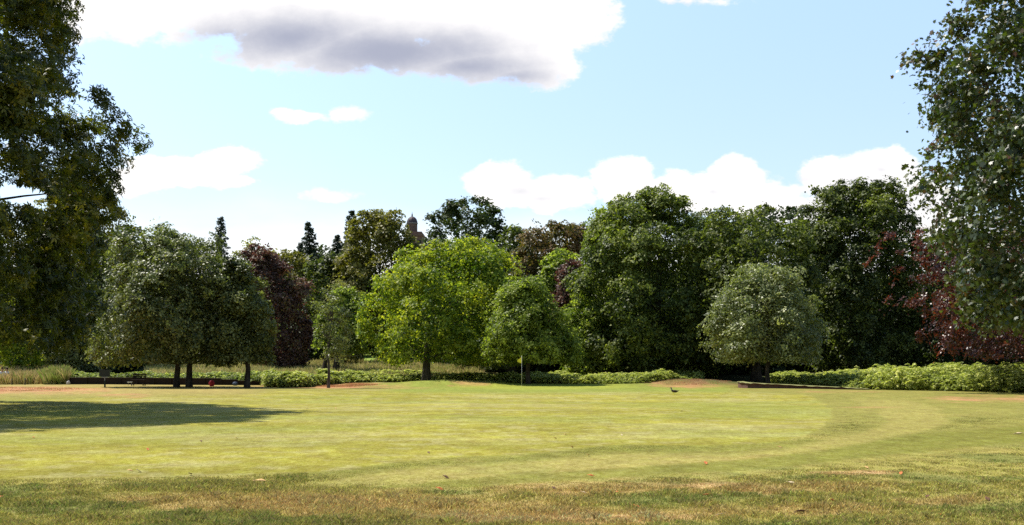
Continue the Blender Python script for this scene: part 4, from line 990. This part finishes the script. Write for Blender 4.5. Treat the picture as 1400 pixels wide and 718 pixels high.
def person(px, D, rz, top, lab, seat=.42):
    x = X(px, D); g = nh(x, D); r = thing('person', (x, D, g), lab, 'person'); r.rotation_euler = (0, 0, rz)
    s = seat + .08                                            # hip height; figure faces -Y
    J = [(0, 0, s, (.13, .10)), (0, .02, s + .2, (.12, .09)), (0, .03, s + .42, (.15, .095)), (0, .01, s + .54, .055), (0, -.01, s + .60, .052), (0, -.02, s + .68, (.078, .092)), (0, -.02, s + .77, (.07, .085)),
         (-.09, -.03, s - .01, .085), (-.12, -.42, s + .02, .058), (-.12, -.45, .1, .042), (-.12, -.60, .04, .034),
         (.09, -.03, s - .01, .085), (.12, -.42, s + .02, .058), (.12, -.45, .1, .042), (.12, -.60, .04, .034),
         (-.17, .02, s + .47, .055), (-.23, -.03, s + .24, .042), (-.14, -.24, s + .12, .032), (-.09, -.31, s + .09, .026),
         (.17, .02, s + .47, .055), (.23, -.03, s + .24, .042), (.14, -.24, s + .12, .032), (.09, -.31, s + .09, .026), (0, -.115, s + .70, .016)]
    E = [(0, 1), (1, 2), (2, 3), (3, 4), (4, 5), (5, 6), (0, 7), (7, 8), (8, 9), (9, 10), (0, 11), (11, 12), (12, 13), (13, 14), (2, 15), (15, 16), (16, 17), (17, 18), (2, 19), (19, 20), (20, 21), (21, 22), (5, 23)]
    skin_mesh('body', J, E, M_['skin'], r)
    g_ = .018
    def grow(ids, k=g_):
        out = []
        for i in ids:
            q = J[i]; rr = q[3] if isinstance(q[3], tuple) else (q[3], q[3]); out.append((q[0], q[1], q[2], (rr[0] + k, rr[1] + k)))
        return out
    skin_mesh('shirt', grow([0, 1, 2, 15, 19]) + [(-.215, -.01, s + .32, .062), (.215, -.01, s + .32, .062)], [(0, 1), (1, 2), (2, 3), (2, 4), (3, 5), (4, 6)], top, r)
    skin_mesh('trousers', grow([0, 7, 8, 9, 11, 12, 13]), [(0, 1), (1, 2), (2, 3), (0, 4), (4, 5), (5, 6)], M_['jean'], r)
    skin_mesh('hair', [(0, .0, s + .74, (.088, .10)), (0, -.005, s + .80, (.085, .098)), (0, .05, s + .66, (.07, .05))], [(0, 1), (0, 2)], M_['hair'], r)
    for sx in (-.12, .12):
        MB().box((sx, -.53, .045), (.095, .27, .09), 0, .8).build('shoe', M_['vest'], r, bevel=.02)
    for side, b in ((-1, Vector((-.09, -.31, s + .09))), (1, Vector((.09, -.31, s + .09)))):
        V = [(b.x, b.y, b.z, .024), (b.x - side * .01, b.y - .06, b.z - .015, (.034, .014))]; Eh = [(0, 1)]
        for f in range(4):
            o_ = (f - 1.5) * .018; L = (.06, .075, .07, .055)[f]
            V += [(b.x + o_, b.y - .10, b.z - .02, .009), (b.x + o_ * 1.1, b.y - .10 - L * .5, b.z - .03, .008), (b.x + o_ * 1.1, b.y - .10 - L, b.z - .05, .006)]; k = len(V) - 3
            Eh += [(1, k), (k, k + 1), (k + 1, k + 2)]
        V += [(b.x - side * .035, b.y - .05, b.z - .02, .010), (b.x - side * .05, b.y - .09, b.z - .03, .008)]; k = len(V) - 2; Eh += [(0, k), (k, k + 1)]
        skin_mesh('hand', V, Eh, M_['skin'], r, 1)
D = 88
x = X(4, D); g = nh(x, D)
sb = thing('park_bench', (x, D + .1, g), 'brown wooden bench under the seated pair at the left edge', 'bench')
mb = MB()
for i in range(4): mb.box((0, -.2 + i * .12, .41), (1.5, .1, .035))
mb.build('seat', M_['earth'], sb, bevel=.006)
for sx in (-.62, .62):
    for yy in (-.18, .2): MB().box((sx, yy, .16), (.07, .07, .46)).build('leg', M_['earth'], sb, bevel=.005)
person(3.2, D, radians(12), M_['shirt'], 'person in a white top seated on the bench, the left of the seated pair')
person(9.6, D + .05, radians(-25), M_['shirt'], 'person in a light top seated right of the other by the short pale post')

# duck on the fairway
D = 57.5; x = X(921, D); g = nh(x, D)
dk = thing('duck', (x, D, g), 'small dark headed duck with white collar standing on the fairway', 'duck')
dk.scale = (1.3, 1.3, 1.3)
skin_mesh('body', [(.02, 0, .13, (.062, .058)), (.10, 0, .135, (.058, .052)), (.17, 0, .15, (.03, .025)), (.22, 0, .165, (.018, .008)), (-.05, 0, .15, (.05, .048)), (-.085, 0, .21, .026), (-.09, 0, .265, .027), (-.10, 0, .285, .031), (-.135, 0, .275, .014), (-.17, 0, .268, (.012, .006))],
          [(0, 1), (1, 2), (2, 3), (0, 4), (4, 5), (5, 6), (6, 7), (7, 8), (8, 9)], M_['dark_leafbrown'], dk)
mb = MB(); mb.tube([(-.0865, 0, .215), (-.089, 0, .235)], [.031, .031], 14); mb.build('collar', M_['white'], dk)
for sy in (-.03, .03):
    mb = MB(); mb.tube([(.01, sy, .10), (.01, sy, .0)], [.008, .006], 6); mb.box((-.01, sy, .004), (.05, .035, .008)); mb.build('leg', M_['yellow'], dk)
for sy in (-1, 1):
    skin_mesh('wing', [(-.01, sy * .055, .155, (.012, .035)), (.07, sy * .06, .15, (.012, .036)), (.15, sy * .035, .15, (.008, .014))], [(0, 1), (1, 2)], M_['hair'], dk, 1)

# fallen leaves
LF = dict(tan=plain('dry_leaf_tan', (.62, .40, .16), .7, (.48, .28, .10), 30), orange=plain('dry_leaf_orange', (.55, .17, .04), .7, (.40, .10, .03), 30), red=plain('dry_leaf_red', (.60, .08, .03), .7, (.42, .05, .02), 30),
          brown=plain('dry_leaf_brown', (.16, .08, .04), .8, (.09, .045, .025), 30), pale=plain('dry_leaf_pale', (.62, .50, .33), .7, (.5, .38, .22), 30))
def fallen(px, py, s, mat, lab, rz, grp='fallen leaves on the grass', proto=[None]):
    rr = random.Random(int(px * 7 + py)); D = DY(py); x = X(px, D); g = nh(x, D)
    out = [(0, -.5), (.16, -.38), (.30, -.16), (.33, .05), (.24, .26), (.12, .42), (0, .56), (-.13, .41), (-.26, .25), (-.32, .04), (-.28, -.18), (-.14, -.37)]
    V = [(0, -.25, 0), (0, .1, -.02), (0, .3, 0)]; V += [(a, b, 0) for a, b in out]; V += [(a * .5, b * .55, 0) for a, b in out]
    cu = rr.uniform(.5, 1.1); tw = rr.uniform(-.4, .4)
    W = []
    for a, b, c in V:
        z = cu * (abs(a) ** 1.6) * 1.1 + .35 * cu * (b ** 2) + tw * a * b + .03 * sin(9 * b + 5 * a)
        W.append((a * s, b * s * 1.3, z * s))
    Fc = []
    for i in range(12):
        j = (i + 1) % 12; Fc.append((3 + i, 3 + j, 15 + j, 15 + i)); Fc.append((15 + i, 15 + j, 1))
    mb = MB(); mb.v = W; mb.f = Fc; mb.v = W
    mb.tube([(0, -.5 * s * 1.3, .35 * cu * .25 * s), (0, -.8 * s * 1.3, .02 * s)], [.02 * s, .015 * s], 4)
    o = mb.build('fallen_leaf', mat, None, smooth=True)
    o.location = (x, D, g + .022); o.rotation_euler = (rr.uniform(-.3, .6), rr.uniform(-.3, .3), rz); tag(o, lab, 'leaf', grp)
    sm = o.modifiers.new('thickness', 'SOLIDIFY'); sm.thickness = .003
fallen(356, 663, .16, LF['tan'], 'large curled golden tan leaf on the rough grass at lower left', 1.4)
fallen(325, 696, .085, LF['red'], 'bright red leaf on the rough grass below the golden tan leaf', 1.7)
fallen(841, 678, .08, LF['orange'], 'orange leaf right of centre near the brown grass patch', 1.5)
fallen(797, 677.5, .07, LF['pale'], 'pale leaf just left of the orange leaf', .7)
fallen(1082, 665, .10, LF['pale'], 'cream leaf on the bare tan patch at right', 1.0)
fallen(1094, 704, .09, LF['brown'], 'dark brown leaf in the rough, lowest of the dark leaves', 1.2)
fallen(722, 716, .11, LF['brown'], 'brown leaf at the bottom edge below centre', 1.5)
fallen(601, 673, .08, LF['orange'], 'orange leaf on the rough left of centre', 1.6)
fallen(808, 655, .08, LF['orange'], 'orange leaf above the brown patch, on the dark mown band', 1.5)
fallen(1285, 709, .08, LF['orange'], 'orange leaf at the lower right corner', 1.3)
fallen(1392, 597, .16, LF['pale'], 'pale curled leaf at the right edge by the small shadow', 1.2)
rr = random.Random(9)
for px, py in ((108, 667), (260, 652), (178, 647.5), (190, 648), (202, 617), (609, 657), (586, 623), (804, 626.5), (966, 681), (870, 697), (1133, 657), (1232, 652), (1268, 683), (1350, 687), (1278, 638), (757, 672),
               (965, 638), (782, 615), (850, 598), (1066, 616), (323, 601), (275, 605), (46, 599), (1185, 644), (984, 708), (420, 559), (459, 558), (932, 564), (759, 602), (773, 597), (1, 684), (90, 710), (1206, 679), (1140, 690), (505, 690)):
    k = rr.choice(['orange', 'brown', 'pale', 'brown', 'tan'])
    fallen(px, py, rr.uniform(.055, .085), LF[k], 'one of the many tiny dry %s leaves scattered over the grass' % {'orange': 'orange', 'brown': 'dark brown', 'pale': 'pale cream', 'tan': 'tan'}[k], rr.uniform(0, 3), 'tiny scattered dry leaves, ' + k)

# descriptions of the uncountable growth and the setting
NOTE = {'rough_grass': ('short dry rough grass blades across the near ground', 'grass'), 'meadow_grass': ('tall tan and green meadow grass behind the course edge', 'grass'),
        'sorrel_grass': ('short reddish grass growing on a dry patch', 'grass'), 'bracken': ('low bright green bracken along the far edge of the lawn', 'bracken'),
        'hedge_growth': ('low pale leafy growth behind the dark timber edging', 'ground cover'), 'bunker_bank': ('low dark red earth bank with a rounded left end', 'bank')}
for o in SC.objects:
    k = o.name.split('.')[0]
    if k in NOTE and o.parent is None: o['label'], o['category'] = NOTE[k]
